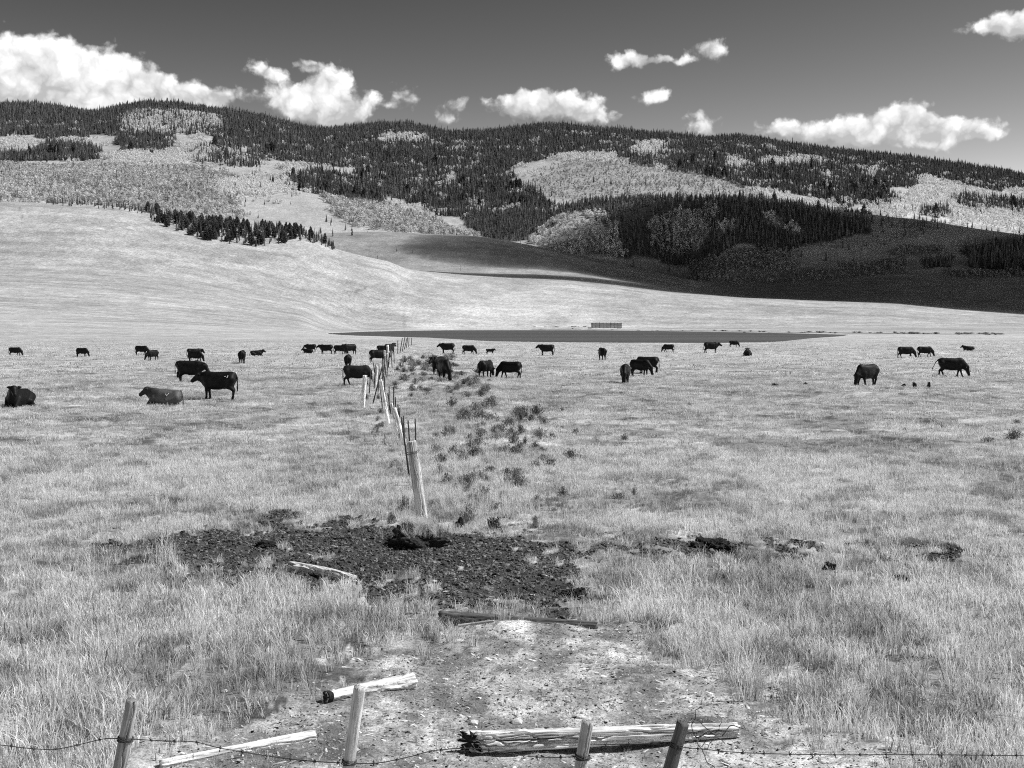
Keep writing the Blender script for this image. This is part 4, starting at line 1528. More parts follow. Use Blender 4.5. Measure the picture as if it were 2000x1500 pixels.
for i, (b_, t_, w_) in enumerate(STK):
    Yb = gp(*b_)[1]
    grp = 'thin dark stakes of the fence behind the corner post' if b_[1] > 840 else ('thin dark stakes among the bleached posts' if b_[1] > 695 else 'cluster of thin dark stakes by the lake shore')
    lb = {'thin dark stakes of the fence behind the corner post': 'thin dark stake rising just behind the thick corner post',
          'thin dark stakes among the bleached posts': 'thin dark stake leaning among the bleached posts of the cross fence',
          'cluster of thin dark stakes by the lake shore': 'thin dark stake in the cluster at the lake shore end of the fence'}[grp]
    if i == 18:
        lb, grp = 'long dark stake slanting right behind the broad bleached post', 'thin dark stakes among the bleached posts'
    base_post('fence_stake', b_, t_, w_, 120 + i, .07, lb, grp, 'stake', nv=12, nu=8, crack=.1)
wire_obj('fence_wire', 'thin wire strand strung along the fence from corner post to lake', [(806, 885), (772, 803), (746, 760), (714, 748), (741, 715), (757, 685), (778, 675)], 'wires of the cross fence', barbs=False, r=.004,
         ys_=[20.0, 34.7, 42.7, 51, 77, 110, 155])
wire_obj('fence_wire', 'lower wire strand of the fence running from corner post to lake', [(812, 940), (778, 822), (750, 780), (711, 765), (741, 727), (758, 695), (778, 682)], 'wires of the cross fence', barbs=False, r=.004,
         ys_=[20.0, 34.7, 42.7, 51, 77, 110, 155])

# ------------------------------------------------------------------ shrubs
mSage, t, out = new_mat('sagebrush_twigs')
oi = t.node('ShaderNodeObjectInfo')
geo = t.node('ShaderNodeNewGeometry')
principled(t, out, t.grey(t.math('MULTIPLY', t.rng(t.noise(geo.outputs['Position'], 14, 3), .3, .7, .45, 1.5), t.rng(oi.outputs['Random'], 0, 1, .13, .36))), .9, .1)


def sage(seed, n=150):
    rg = random.Random(seed)
    V, Fc = [], []
    for k_ in range(n):
        a = rg.random() * 6.283
        e = rg.uniform(.35, 1.5)
        L = rg.uniform(.5, 1.0)
        d = Vector((math.cos(a) * math.cos(e) * .95, math.sin(a) * math.cos(e) * .95, math.sin(e))) * L
        sd_ = Vector((-math.sin(a), math.cos(a), 0)) * .016
        i = len(V)
        m_ = d * .55 + Vector((rg.gauss(0, .05), rg.gauss(0, .05), rg.gauss(0, .04)))
        V += [tuple(-sd_), tuple(sd_), tuple(m_ + sd_), tuple(m_ - sd_), tuple(d)]
        Fc += [(i, i + 1, i + 2, i + 3), (i + 3, i + 2, i + 4)]
        for q in range(3):
            u = rg.uniform(.45, 1.0)
            p = m_ * (1 - u) + d * u
            qm = Euler((rg.random() * 6, rg.random() * 6, rg.random() * 6)).to_matrix()
            s = rg.uniform(.03, .06)
            i = len(V)
            V += [tuple(p + qm @ Vector((-s, -s * .4, 0))), tuple(p + qm @ Vector((s, -s * .4, 0))), tuple(p + qm @ Vector((s, s * .4, 0))), tuple(p + qm @ Vector((-s, s * .4, 0)))]
            Fc.append((i, i + 1, i + 2, i + 3))
    me = bpy.data.meshes.new('sagebrush')
    me.from_pydata(V, [], Fc)
    me.materials.append(mSage)
    me.update()
    return me


SAGE = [sage(600 + i) for i in range(6)]


def shrub(px_, py_, wpx, hpx, label, group, name='sagebrush', cat='shrub'):
    X0, Y0 = gp(px_, py_)
    o = link_mesh(name, random.choice(SAGE))
    o.location = (X0, Y0, hz(X0, Y0) - .03)
    w_, h_ = wpx / 2 / F * Y0, hpx / F * Y0
    o.scale = (w_, w_ * .9, h_)
    o.rotation_euler = (random.gauss(0, .06), random.gauss(0, .06), random.random() * 6.28)
    return tag(o, label, cat, group)


S1 = 'dark sagebrush clumps in the grass right of the corner post'
for (a_, b_, w_, h_, lb) in [(905, 908, 34, 38, 'dark bushy sagebrush right of the corner post top'), (990, 952, 40, 30, 'dark sagebrush in pale grass, level with the corner post middle'), (915, 1022, 60, 44, 'broad spiky sagebrush on the mud edge right of the corner post'),
                             (1043, 1030, 26, 34, 'thin dark shrub standing alone at the right end of the mud edge'), (790, 1000, 40, 36, 'dark shrub in the shadow just left of the corner post'), (765, 1015, 30, 22, 'low dark shrub farther left of the corner post'),
                             (970, 868, 36, 26, 'rounded sagebrush left of the pair on the grass rise'), (1015, 885, 34, 24, 'rounded sagebrush at the right of the grass rise'), (975, 850, 44, 22, 'wide low sagebrush at the top of the grass rise'),
                             (1220, 858, 26, 16, 'small dark shrub alone in the bright meadow'), (1055, 826, 26, 16, 'small dark shrub near the top of the sage patch'), (1098, 804, 16, 10, 'tiny dark tuft below the three grazing cows'),
                             (1238, 968, 18, 22, 'small upright dark shrub alone in the right meadow'), (940, 975, 34, 26, 'grey sagebrush between the two darker ones'), (1050, 985, 30, 22, 'grey sagebrush left of the small upright shrub'), (860, 1000, 30, 18, 'grass-grown shrub touching the corner post on its right'),
                             (322, 888, 22, 10, 'low dark tuft in the left meadow'), (1980, 858, 60, 22, 'dark weedy clump at the right picture edge'), (1930, 862, 50, 14, 'low dark weeds left of the clump at the right edge'), (1985, 830, 30, 14, 'small weed above the clump at the right edge'),
                             (1640, 1395, 40, 40, 'dark leafy clump at the grass edge of the sand'), (1840, 838, 30, 10, 'flat dark weed in the right meadow'), (1770, 838, 26, 9, 'flat pale weed left of the flat dark one')]:
    shrub(a_, b_, w_, h_, lb, S1)
S2 = 'low sagebrush patch beside the fence below the lake'
for q in range(95):
    a_ = random.uniform(768, 960)
    b_ = random.uniform(702, 775)
    if a_ > 900 and b_ < 725:
        continue
    shrub(a_, b_, random.uniform(20, 46), random.uniform(8, 18), 'low grey sagebrush in the patch between the fence and the grazing cows', S2)
S3 = 'sagebrush scattered over the grass rise'
for q in range(120):
    a_, b_ = random.gauss(970, 80), random.gauss(880, 62)
    if b_ < 790 or b_ > 1010 or a_ < 840:
        continue
    shrub(a_, b_, random.uniform(24, 56), random.uniform(13, 30), 'grey sagebrush scattered on the grass rise behind the mud', S3)
S4 = 'small dark weeds along the fence line'
for q in range(30):
    u = random.random()
    a_ = 800 - 90 * u + random.gauss(0, 12)
    b_ = 940 - 150 * u + random.gauss(0, 10)
    shrub(a_, b_, random.uniform(10, 26), random.uniform(6, 16), 'small dark weed at the foot of the cross fence', S4, 'weed')
S5 = 'dark tufts on the far lake bank'
for q in range(110):
    a_ = random.uniform(1040, 1960)
    b_ = 643.6 + max(0, (a_ - 1100)) * .0125 + random.gauss(0, .7)
    Y0 = F * (CH + .1) / (b_ - HOR)
    Y0 = min(Y0, 1180)
    o = link_mesh('bank_tuft', random.choice(SAGE))
    X0 = (a_ - 1000) / F * Y0
    o.location = (X0, Y0, hz(X0, Y0) - .05)
    o.scale = (random.uniform(1.2, 3.2), random.uniform(1, 2), random.uniform(.5, 1.1))
    tag(o, 'dark low tuft on the far bank of the lake', 'tuft', S5)
S6 = 'far dark bushes in a row across the shaded valley'
for q in range(16):
    a_ = 1640 + q * 8 + random.gauss(0, 2)
    p = at_px(a_, 572 + .02 * (a_ - 1640), 1520, 2000)
    o = link_mesh('valley_bush', random.choice(SAGE))
    o.location = (p[0], p[1], p[2] - .1)
    o.scale = (random.uniform(1.4, 2.6), 1.6, random.uniform(2, 4))
    tag(o, 'dark bush in the row crossing the shaded valley floor', 'bush', S6)

# dung heaps, stump, stones
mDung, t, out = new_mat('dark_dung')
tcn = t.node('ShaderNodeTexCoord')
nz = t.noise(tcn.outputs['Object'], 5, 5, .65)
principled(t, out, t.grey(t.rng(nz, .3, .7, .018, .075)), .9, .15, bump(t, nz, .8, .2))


def mound(px_, py_, wpx, hpx, label, seed, name='dung_heap', cat='dung heap', group='dark dung heaps on the meadow'):
    X0, Y0 = gp(px_, py_)
    me = lump(seed, 1.0, .55, sub=5)
    from mathutils import noise as mn
    for v_ in me.vertices:
        v_.co *= 1 + .16 * mn.noise(v_.co * 7 + Vector((seed, 0, 0))) + .10 * mn.noise(v_.co * 17 + Vector((seed, 5, 0)))
    me.materials.append(mDung)
    o = link_mesh(name, me)
    o.location = (X0, Y0, hz(X0, Y0))
    w_, h_ = wpx / 2 / F * Y0, hpx / F * Y0
    o.scale = (w_, w_ * .8, h_)
    return tag(o, label, cat, group)


em = mound(815, 1060, 104, 32, 'earth mound coloured dark for its shaded front, dry grass on top, at the corner post foot', 800, 'earth_mound', 'earth mound', None)  # earth lump; its near-black colour also carries the mound's shadow side
from mathutils.bvhtree import BVHTree
bpy.context.view_layer.update()
eb = BVHTree.FromPolygons([em.matrix_world @ v_.co for v_ in em.data.vertices], [tuple(p_.vertices) for p_ in em.data.polygons])
mp = []
for q in range(420):
    X0, Y0 = em.location.x + random.gauss(0, .24), em.location.y + .06 + random.gauss(0, .17)
    hit = eb.ray_cast(Vector((X0, Y0, 3)), Vector((0, 0, -1)))
    if hit[0] is not None and hit[1].z > .25 and hit[0].z > em.location.z + .10:
        mp.append((hit[0].x, hit[0].y, hit[0].z - .02))
k = len(mp)
mz = RNG.uniform(.22, .42, k)
scatter('mound_grass', mp, np.stack([RNG.normal(0, .15, k), RNG.normal(0, .15, k), RNG.random(k) * 6.28], -1), np.stack([mz * 1.2, mz * 1.2, mz], -1), RNG.integers(0, 6, k), .5 + .35 * RNG.random(k), [b_.copy() for b_ in bunch], 'stuff', 'dry grass tussock growing on the dark mound at the corner post', 'grass')
mound(1385, 1068, 70, 16, 'large dark earth heap right of the mud patch', 801)
mound(1420, 1074, 50, 12, 'flatter dark heap joining the large earth heap', 802)
mound(1620, 1114, 26, 12, 'small dark heap in the grass, left of two more', 803)
mound(1755, 1128, 34, 9, 'dark heap in the grass between two others', 804)
mound(1850, 1138, 70, 9, 'long low dark heap nearest the right edge', 805)
mound(1765, 756, 9, 6, 'tiny round dung heap, first of three in the right meadow', 806)
mound(1786, 756, 7, 9, 'tiny upright dung heap, middle of three in the right meadow', 807)
mound(1814, 756, 9, 11, 'tiny tall dung heap, last of three in the right meadow', 808)
mound(1512, 752, 13, 4, 'tiny flat dung heap left of the grazing cow', 809)
mound(1572, 752, 8, 6, 'tiny dung heap near the grazing cow', 810)
mound(898, 1030, 22, 15, 'dark lump of earth right of the corner post base', 811, 'earth_lump', 'earth lump', None)
mound(520, 1062, 40, 10, 'dark clod pile in the left arm of the mud', 812, 'earth_lump', 'earth lump', None)
mound(1120, 1152, 40, 12, 'dark clod pile at the right edge of the mud', 813, 'earth_lump', 'earth lump', None)
X0, Y0 = gp(972, 1032)
st = link_mesh('stump', pole_mesh(.28, .13, .10, 820, crack=.6, ridges=8, rag=.35, nv=30))
st.location = (X0, Y0, hz(X0, Y0) - .06)
st.rotation_euler = (.2, -.5, .6)
st.color = (.22,) * 3 + (1,)
tag(st, 'broken dark stump with ragged top beside the mud', 'stump')
mSt, t, out = new_mat('pale_stone')
tcn = t.node('ShaderNodeTexCoord')
principled(t, out, t.grey(t.rng(t.noise(tcn.outputs['Object'], 4, 5), .3, .7, .4, .7)), .9, .1)
for i, (a_, b_, w_, lb) in enumerate([(968, 1160, 12, 'small white stone on the mud above the dark log'), (848, 1134, 11, 'small white stone in the middle of the mud'), (925, 1410, 22, 'flat pale bone-like stone on the sand above the timber'), (1010, 1412, 26, 'long pale chip on the sand above the timber'), (440, 1360, 12, 'pale chip at the grass edge left of the bleached log'), (1160, 1274, 10, 'pale chip right of the dark log')]):
    X0, Y0 = gp(a_, b_)
    me = lump(830 + i, .5, .4)
    me.materials.append(mSt)
    o = link_mesh('stone', me)
    o.location = (X0, Y0, hz(X0, Y0) + .005)
    o.scale = (w_ / 2 / F * Y0,) * 3
    tag(o, lb, 'stone', 'pale stones and chips')

# ------------------------------------------------------------------ corral and poles beyond the lake
mCor, t, out = new_mat('corral_boards')
geo = t.node('ShaderNodeNewGeometry')
principled(t, out, t.grey(t.rng(t.noise(geo.outputs['Position'], 1.2, 4), .3, .7, .02, .07)), .9, .1)


def box(x0, x1, y0, y1, z0, z1):
    V = [(x0, y0, z0), (x1, y0, z0), (x1, y1, z0), (x0, y1, z0), (x0, y0, z1), (x1, y0, z1), (x1, y1, z1), (x0, y1, z1)]
    return V, [(0, 3, 2, 1), (4, 5, 6, 7), (0, 1, 5, 4), (1, 2, 6, 5), (2, 3, 7, 6), (3, 0, 4, 7)]


cp_ = at_px(1184, 640.5, 1000, 1300)
cor = empty('corral', (cp_[0], cp_[1], cp_[2] - .2))
tag(cor, 'dark board corral pen standing alone on the far lake shore', 'corral')
Wc, Hc, Dc = 57 / F * cp_[1], 10.5 / F * cp_[1], 16
for nm, yy in (('front_panel', -Dc / 2), ('back_panel', Dc / 2)):
    bs = [box(-Wc / 2, Wc / 2, yy - .06, yy + .06, Hc * k_ / 5 + .1, Hc * k_ / 5 + Hc / 5 - .25) for k_ in range(5)]
    V, Fc = multi(bs)
    link_mesh(nm, mesh_np(nm, V, Fc), mCor, cor)
for xx in (-Wc / 2, Wc / 2):
    V, Fc = multi([box(xx - .06, xx + .06, -Dc / 2 + .1, Dc / 2 - .1, Hc * k_ / 5 + .1, Hc * k_ / 5 + Hc / 5 - .25) for k_ in range(5)])
    link_mesh('side_panel', mesh_np('side_panel', V, Fc), mCor, cor)
for k_ in range(9):
    xx = -Wc / 2 + Wc * k_ / 8
    V, Fc = box(xx - .15, xx + .15, -Dc / 2 - .25, -Dc / 2 - .07, 0, Hc + random.uniform(-.1, .5))
    link_mesh('post', mesh_np('post', V, Fc), mCor, cor)
for i, (a_, b_, hpx) in enumerate([(900, 528, 12), (737, 508, 9)]):
    p = at_px(a_, b_, 1350, 1650)
    h_ = hpx / F * p[1]
    V, Fc = multi([tube([(0, 0, -.3), (0, 0, h_)], .22, 6), box(-1.0, 1.0, -.12, .12, h_ - 1.0, h_ - .7)])
    o = link_mesh('utility_pole', mesh_np('utility_pole', V, Fc), mCor, None, p)
    tag(o, ['thin pole standing at the foot of the rounded hill', 'thin pole on the slope below the pine grove'][i], 'pole', 'thin poles by the rounded hill')


# ------------------------------------------------------------------ cattle
mCow, t, out = new_mat('black_cattle_coat')
tcn = t.node('ShaderNodeTexCoord')
nz = t.noise(tcn.outputs['Object'], 9, 4)
principled(t, out, t.grey(t.rng(nz, .3, .7, .003, .009)), .55, .14)
mCowG, t, out = new_mat('sunlit_sheen_cattle_coat')
tcn = t.node('ShaderNodeTexCoord')
sxx = t.node('ShaderNodeSeparateXYZ')
t.l.new(tcn.outputs['Object'], sxx.inputs[0])
nz = t.noise(tcn.outputs['Object'], 6, 4)
ds = t.rng(sxx.outputs[0], .9, .1, .012, .075, True)  # sheen of the sunlit back painted as lighter grey behind the neck
principled(t, out, t.grey(t.math('MULTIPLY', ds, t.rng(nz, .3, .7, .7, 1.3))), .6, .3)
mCowF, t, out = new_mat('white_faced_cattle_coat')
tcn = t.node('ShaderNodeTexCoord')
sxx = t.node('ShaderNodeSeparateXYZ')
t.l.new(tcn.outputs['Object'], sxx.inputs[0])
nz = t.noise(tcn.outputs['Object'], 7, 3)
fm = t.math('GREATER_THAN', t.math('ADD', sxx.outputs[0], t.math('MULTIPLY', t.math('SUBTRACT', nz, .5), .15)), 1.0)
principled(t, out, t.grey(t.rng(fm, 0, 1, .009, .5)), .7, .2)
mBrand, t, out = new_mat('pale_brand')
tcn = t.node('ShaderNodeTexCoord')
principled(t, out, t.grey(t.rng(t.noise(tcn.outputs['Object'], 30, 3), .3, .7, .5, .8)), .8, .1)


def surface_nets(v, o, h):
    s = v < 0
    nx, ny, nz_ = v.shape
    cs = np.zeros((nx - 1, ny - 1, nz_ - 1, 3))
    cn = np.zeros((nx - 1, ny - 1, nz_ - 1))
    for ax in range(3):
        oth = [q for q in range(3) if q != ax]
        for d1 in (0, 1):
            for d2 in (0, 1):
                st0 = [0, 0, 0]
                st0[oth[0]], st0[oth[1]] = d1, d2
                st1 = list(st0)
                st1[ax] = 1
                a = v[st0[0]:st0[0] + nx - 1, st0[1]:st0[1] + ny - 1, st0[2]:st0[2] + nz_ - 1]
                b = v[st1[0]:st1[0] + nx - 1, st1[1]:st1[1] + ny - 1, st1[2]:st1[2] + nz_ - 1]
                cr = (a < 0) != (b < 0)
                tq = np.where(cr, a / np.where(cr, a - b, 1), 0)
                for c in range(3):
                    cs[..., c] += np.where(cr, st0[c] + (tq if c == ax else 0), 0)
                cn += cr
    mk = cn > 0
    ids = -np.ones(mk.shape, int)
    ids[mk] = np.arange(mk.sum())
    base = np.argwhere(mk)
    V = (base + cs[mk] / cn[mk][:, None]) * h + np.array(o)
    faces = []
    for ax in range(3):
        o1, o2 = [(1, 2), (2, 0), (0, 1)][ax]
        sl0, sl1 = [slice(1, -1)] * 3, [slice(1, -1)] * 3
        sl0[ax], sl1[ax] = slice(0, -1), slice(1, None)
        a, b = s[tuple(sl0)], s[tuple(sl1)]
        e = np.argwhere(a != b)
        fl = a[tuple(e.T)]
        e = e + np.array([0 if q == ax else 1 for q in range(3)])
        q4 = []
        for (d1, d2) in ((-1, -1), (0, -1), (0, 0), (-1, 0)):
            c = e.copy()
            c[:, o1] += d1
            c[:, o2] += d2
            q4.append(ids[c[:, 0], c[:, 1], c[:, 2]])
        q4 = np.stack(q4, -1)
        q4[~fl] = q4[~fl][:, ::-1]
        faces.append(q4)
    return V, np.concatenate(faces)


def smin(a, b, k_):
    h = np.clip(.5 + .5 * (b - a) / k_, 0, 1)
    return b + (a - b) * h - k_ * h * (1 - h)


def cow_mesh(pose='graze', legs=(0, 0, 0, 0), yaw=0.0, hd=0.0, tail=0.0, seed=0, mat=None, calf=False):
    """One continuous body facing +X, withers about 1.3 m. legs: forward swing in metres of front-left, front-right, hind-left, hind-right feet."""
    lie = pose.startswith('lie')
    h = .03
    lo, hi = np.array([-1.25, -.75, -.06]), np.array([1.7, .75, 1.75])
    nn_ = ((hi - lo) / h).astype(int) + 1
    gxx, gyy, gzz = np.meshgrid(*[lo[q] + h * np.arange(nn_[q]) for q in range(3)], indexing='ij')
    dz = -.44 if lie else 0
    xk = np.array([-.86, -.82, -.74, -.58, -.34, -.05, .25, .50, .66, .78, .84])
    zk = np.array([1.02, 1.03, 1.01, .975, .92, .88, .88, .905, .935, .96, .98]) + dz
    hk = np.array([.02, .16, .28, .35, .39, .425, .42, .40, .34, .23, .02])
    wk = np.array([.02, .14, .23, .285, .32, .36, .34, .27, .22, .15, .02])
    if calf:
        hk, wk = hk * .72, wk * .72
        zk = zk + .03
    if lie:
        wk = wk * 1.08
        zk = zk - .10 * np.clip((.3 - xk) / 1.1, 0, 1)
    zc_, hh, ww = [np.interp(gxx, xk, q) for q in (zk, hk, wk)]
    # flat back line: push section shape
    q = ((np.abs(gyy) / ww) ** 2.4 + (np.abs(gzz - zc_) / hh) ** 2.4) ** (1 / 2.4)
    D = (q - 1) * np.minimum(hh, ww)
    D = np.where(gxx < -.86, np.maximum(D, -.86 - gxx), np.where(gxx > .84, np.maximum(D, gxx - .84), D))
    P = np.stack([gxx, gyy, gzz], -1)

    def cone(a, b, ra, rb, k_, ysc=1.0):
        nonlocal D
        a, b = np.array(a, float), np.array(b, float)
        Q = P.copy()
        if ysc != 1.0:
            m_ = (a[1] + b[1]) / 2
            Q[..., 1] = (Q[..., 1] - m_) / ysc + m_
        ab = b - a
        tq = np.clip(((Q - a) @ ab) / (ab @ ab), 0, 1)
        d = np.linalg.norm(Q - a - tq[..., None] * ab, axis=-1) - (ra + (rb - ra) * tq)
        D = smin(D, d * min(1, ysc), k_)
    # neck and head
    if pose == 'graze':
        n0, n1 = np.array([.60, 0, 1.0]), np.array([.98, 0, .68 + hd])
        hd0, hd1 = np.array([1.00, 0, .60 + hd]), np.array([1.14, 0, .19 + hd])
    elif pose == 'low':
        n0, n1 = np.array([.62, 0, 1.02]), np.array([1.00, 0, 1.0 + hd])
        hd0, hd1 = np.array([1.03, 0, .98 + hd]), np.array([1.26, 0, .66 + hd])
    else:
        n0, n1 = np.array([.60, 0, 1.04 + dz]), np.array([.92, 0, 1.25 + dz + hd])
        hd0, hd1 = np.array([.95, 0, 1.28 + dz + hd]), np.array([1.26, 0, 1.05 + dz + hd])
    cyw, syw = math.cos(yaw), math.sin(yaw)
    piv = np.array([.55, 0, 0])

    def tw(p, f=1.0):
        p = np.array(p, float)
        c, s_ = math.cos(yaw * f), math.sin(yaw * f)
        d = p - piv
        return np.array([piv[0] + c * d[0] - s_ * d[1], piv[1] + s_ * d[0] + c * d[1], p[2]])
    n0t, n1t = n0, tw(n1, .8)
    cone(n0t, n1t, .30, .19, .10, .72)
    cone(n0t - np.array([0, 0, .20]), n0t * .3 + n1t * .7 - np.array([0, 0, .12]), .20, .11, .10, .6)
    h0t, h1t = tw(hd0), tw(hd1)
    cone(n1t, h0t, .175, .15, .06, .85)
    mid_ = h0t * .45 + h1t * .55
    cone(h0t, mid_, .15, .115, .04, .9)
    cone(mid_, h1t, .11, .098, .04, 1.0)
    # ears
    fw = (h1t - h0t) / np.linalg.norm(h1t - h0t)
    sdv = np.array([-math.sin(yaw), math.cos(yaw), 0])
    upv = np.cross(fw, sdv) * -1
    if upv[2] < 0 and pose != 'graze':
        upv = -upv
    poll = h0t - fw * .05 + upv * .05
    for s_ in (-1, 1):
        cone(poll + sdv * s_ * .10, poll + sdv * s_ * .20 - fw * .02, .04, .06, .03)
        cone(poll + sdv * s_ * .20 - fw * .02, poll + sdv * s_ * .29 - fw * .03, .06, .03, .02)
    # legs
    if not lie:
        for i, s_ in enumerate((1, -1)):
            f = legs[i]
            yy = s_ * (.15 if not calf else .12)
            cone((.52, yy, .80), (.52 + f * .35, yy, .45), .15, .075, .07)
            cone((.52 + f * .35, yy, .45), (.50 + f * .9, yy, .13), .068, .048, .03)
            cone((.50 + f * .9, yy, .13), (.53 + f, yy, .03), .05, .065, .02)
        for i, s_ in enumerate((1, -1)):
            f = legs[2 + i]
            yy = s_ * (.16 if not calf else .12)
            cone((-.62, yy, .95), (-.52 + f * .15, yy * 1.1, .64), .22, .15, .08)
            cone((-.52 + f * .15, yy * 1.1, .64), (-.72 + f * .55, yy, .44), .14, .07, .05)
            cone((-.72 + f * .55, yy, .44), (-.69 + f * .95, yy, .13), .065, .05, .03)
            cone((-.69 + f * .95, yy, .13), (-.65 + f, yy, .03), .05, .065, .02)
        if not calf:
            cone((-.42, 0, .62), (-.30, 0, .60), .12, .09, .08)
    else:
        for s_ in (1, -1):
            cone((.52, s_ * .22, .40), (.80, s_ * .20, .10), .16, .085, .08)
            cone((.80, s_ * .20, .09), (.50, s_ * .26, .06), .075, .06, .04)
            cone((-.60, s_ * .24, .42), (-.22, s_ * .40, .26), .24, .15, .1)
            cone((-.22, s_ * .40, .22), (-.50, s_ * .44, .09), .12, .07, .05)
            cone((-.50, s_ * .44, .08), (-.15, s_ * .46, .06), .07, .06, .04)
    # tail
    zt = 1.20 + dz
    if lie:
        cone((-.80, 0, zt), (-.93, .08, .4), .045, .03, .05)
        cone((-.93, .08, .4), (-1.0, .25, .06), .03, .045, .03)
    else:
        cone((-.80, 0, 1.22), (-.90 - tail * .3, 0, 1.02), .05, .03, .05)
        cone((-.90 - tail * .3, 0, 1.02), (-.90 - tail * .9, 0, .60), .03, .028, .02)
        cone((-.90 - tail * .9, 0, .60), (-.90 - tail * 1.1, 0, .40), .045, .025, .02)
    V, Fc = surface_nets(D, lo, h)
    me = mesh_np('cow', V, Fc, True)
    me.materials.append(mat or mCow)
    return me


MESHES = {}


def cow(px_, base, heading, pose, label, hpx=None, hscale=None, key=None, mat=None, **kw):
    """heading: degrees, 0 faces right, 90 faces away, 180 faces left, 270 faces the camera."""
    kk = (pose, mat.name if mat else '', tuple(sorted((a, b) for a, b in kw.items())))
    if kk not in MESHES:
        MESHES[kk] = cow_mesh(pose, mat=mat, **kw)
    X0, Y0 = gp(px_, base)
    o = link_mesh('calf' if kw.get('calf') else 'cow', MESHES[kk])
    nat = .92 if pose.startswith('lie') else 1.33
    sc_ = 1.0 if hscale is None else hscale
    if hpx is not None:
        sc_ = hpx / F * Y0 / nat
    o.location = (X0, Y0, hz(X0, Y0) - .015)
    o.scale = (sc_, sc_, sc_)
    o.rotation_euler = (0, 0, R(heading))
    return tag(o, label, 'calf' if kw.get('calf') else 'cow', 'black cattle grazing and resting on the meadow')


WK = (.18, -.14, -.16, .16)
WK2 = (-.12, .2, .2, -.12)
ST = (.04, -.05, -.06, .05)
cow(29, 694, 3, 'graze', 'black cow grazing alone nearest the left edge of the far row', 17.5, legs=WK)
cow(160, 698, -12, 'graze', 'small black cow grazing alone, second in the far left row', 18, legs=ST)
cow(276, 694, -8, 'graze', 'black cow grazing with its muzzle behind another cow, far left row', 19, legs=ST)
cow(298, 703, 243, 'graze', 'black cow facing the camera with head lowered left beside a broadside cow', 21, legs=ST, yaw=-.4)
cow(379, 700, 20, 'low', 'black cow mostly hidden behind a grazing cow', 20.5, legs=ST, hd=.1)
cow(381, 706, -14, 'graze', 'black cow grazing in front of a half-hidden one, left of the lone rear-view cow', 22, legs=WK)
cow(473, 710, 96, 'stand', 'black cow seen from behind standing alone left of a lying cow', 26, legs=ST, hd=-.25)
cow(501, 695, 14, 'lie', 'black cow lying far off with head raised to the right', 12.5)
cow(368, 742, 12, 'low', 'black cow behind the pair at left, only its back line visible', 37, legs=ST)
cow(372, 747, -12, 'low', 'black cow facing right, head against the big branded cow', 40, legs=ST, hd=.05)
brand_cow = cow(427, 778, 176, 'stand', 'big black cow with a white hip brand standing in profile', 55, legs=ST, hd=-.17)
grey_cow = cow(323, 788, 177, 'lie', 'black cow, sun sheen painted grey, lying in profile with a pale mark on its side', 36, mat=mCowG, hd=-.05)
cow(37, 793, 268, 'lie', 'black cow lying toward the camera near the left edge, head turned right', 41, yaw=.5)
cow(602, 690, 178, 'lie', 'black cow lying before a standing one, left end of the far line', 10)
cow(607, 687, 176, 'low', 'black cow standing behind a lying one, left end of the far line', 16, legs=ST)
cow(637, 692, 178, 'stand', 'black cow facing left with head raised in the middle of the far line', 19.5, legs=ST, hd=-.12)
cow(664, 692, -4, 'graze', 'black cow grazing toward the cow at the right end of the far line', 18.5, legs=WK)
cow(683, 693, 222, 'stand', 'black cow turned toward the camera, right end of the far line', 21.5, legs=ST, yaw=-.4, hd=-.15)
cow(738, 708, 20, 'low', 'broad black cow with sunlit back standing left of the bright slim post', 26, legs=ST)
cow(748, 691, 6, 'stand', 'black cow partly hidden behind the bright slim fence post', 18, legs=ST, hd=-.2)
cow(761, 693, 60, 'stand', 'black cow right of the bright slim fence post with raised head', 21, legs=ST)
cow(680, 722, 93, 'stand', 'black cow seen from behind just beyond the white-faced cow', 27, legs=ST, hd=-.3)
cow(697, 755, 2, 'graze', 'black cow with pale face grazing behind the broad bleached post', 40, mat=mCowF, legs=WK2)
cow(856, 738, 255, 'stand', 'black cow standing upright behind the one on the sagebrush edge', 38, legs=ST, hd=-.12, yaw=-.3)
cow(868, 753, 285, 'graze', 'black cow grazing toward the camera at the edge of the sagebrush', 43, legs=ST, yaw=.2)
cow(949, 739, 62, 'graze', 'black cow grazing away to the right with its rump toward the camera', 34, legs=ST)
cow(997, 739, 162, 'graze', 'black cow grazing to the left, right of the rump-on cow', 34, legs=WK)
cow(874, 693, 178, 'stand', 'black cow in profile with raised head, left of a grazing cow at the lake', 21, legs=ST, hd=-.15)
cow(915, 693, -6, 'graze', 'black cow grazing to the right, between a standing cow and a calf', 18.5, legs=WK)
cow(957, 694, 0, 'stand', 'small black calf standing in profile facing right near the lake', 12, calf=True, legs=WK2, hd=-.1)
cow(1068, 695, 178, 'stand', 'black cow in left profile with head up before the middle of the lake', 22, legs=ST, hd=-.12)
cow(1176, 704, 100, 'stand', 'black cow seen from behind, alone right of the middle of the lake', 24.5, legs=ST, hd=-.3)
cow(1306, 689, 168, 'graze', 'black cow grazing left at the lake edge above the group of three', 16, legs=WK)
cow(1389, 690, 2, 'stand', 'black cow in right profile with head up against the lake', 21.5, legs=ST, hd=-.15)
cow(1433, 678, -4, 'graze', 'smallest distant cow, grazing on the very shore of the lake', 13, legs=ST)
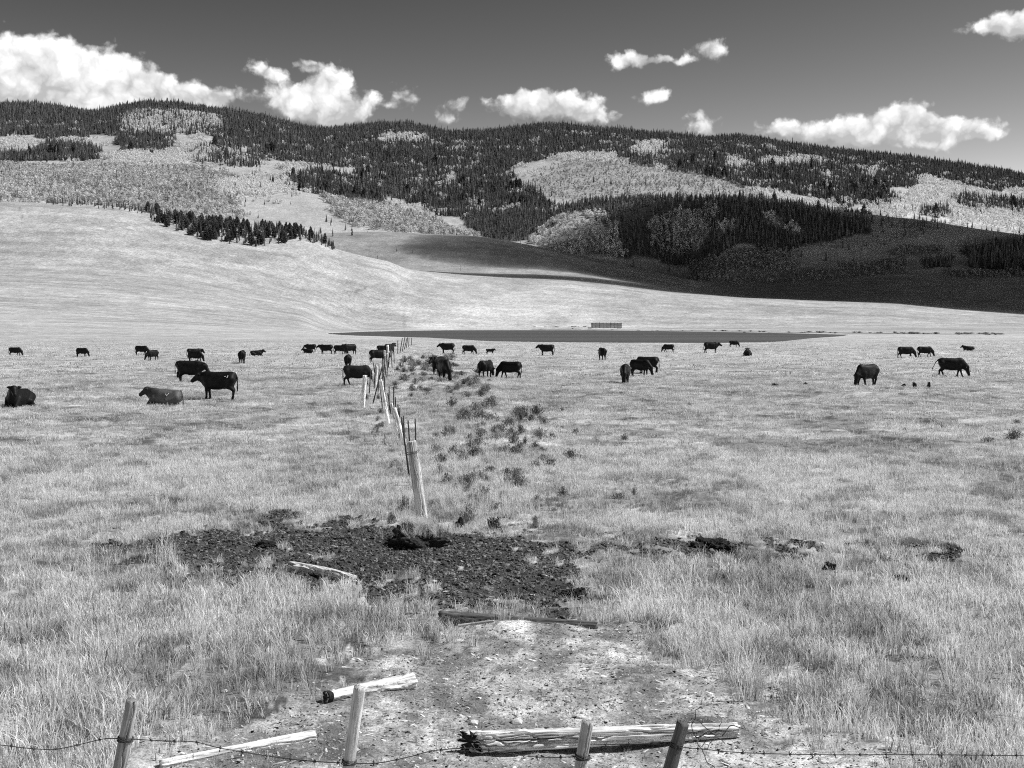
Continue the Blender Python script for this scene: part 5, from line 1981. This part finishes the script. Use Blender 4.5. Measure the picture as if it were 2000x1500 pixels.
cow(1460, 694, 258, 'lie', 'black cow lying toward the camera below the distant shore cow', 14.5)
cow(1221, 749, 262, 'graze', 'black cow facing the camera, front of the group of three', 38, legs=ST)
cow(1250, 734, 322, 'graze', 'black cow grazing toward lower right in the middle of the group of three', 33, legs=ST)
cow(1265, 728, 168, 'graze', 'black cow broadside at the back of the group of three, rump right', 33, legs=ST)
cow(1769, 699, -5, 'graze', 'left cow of the grazing pair in line in the right meadow', 23, legs=WK)
cow(1806, 696, -5, 'graze', 'right cow of the grazing pair in line in the right meadow', 21, legs=WK2)
cow(1892, 686, 175, 'lie', 'black cow lying far off near the right edge, head to the left', 11)
cow(1858, 737, -14, 'graze', 'large black cow walking and grazing right with swinging tail', 38, legs=WK2, tail=.35)
cow(1694, 753, 218, 'graze', 'large black cow grazing left above the three tiny dung heaps', 44, legs=WK2)

# brand marks: strips laid on the hide
bpy.context.view_layer.update()


def brand(host, strokes, side):
    me = host.data
    from mathutils.bvhtree import BVHTree
    bv = BVHTree.FromPolygons([v.co[:] for v in me.vertices], [tuple(p.vertices) for p in me.polygons])
    parts = []
    for st_ in strokes:
        pts = []
        for i in range(len(st_) - 1):
            for q in range(6):
                u = q / 5
                x_, z_ = st_[i][0] * (1 - u) + st_[i + 1][0] * u, st_[i][1] * (1 - u) + st_[i + 1][1] * u
                hit = bv.ray_cast(Vector((x_, side * 1.2, z_)), Vector((0, -side, 0)))
                if hit[0] is not None:
                    pts.append(hit[0] + Vector((0, side * .004, 0)))
        if len(pts) > 1:
            parts.append(tube(pts, .014, 6))
    V, Fc = multi(parts)
    b = link_mesh('brand_mark', mesh_np('brand_mark', V, Fc, True), mBrand, host)
    b['label'] = 'white brand mark'
    return b


# seen side: these two face left, so the camera sees their own left (+Y) flank
brand(brand_cow, [[(-.44, 1.10), (-.36, 1.10)], [(-.53, 1.14), (-.53, 1.04)], [(-.53, 1.07), (-.46, 1.05)]], 1)
brand(grey_cow, [[(-.12, .62), (-.18, .52), (-.28, .64)]], 1)
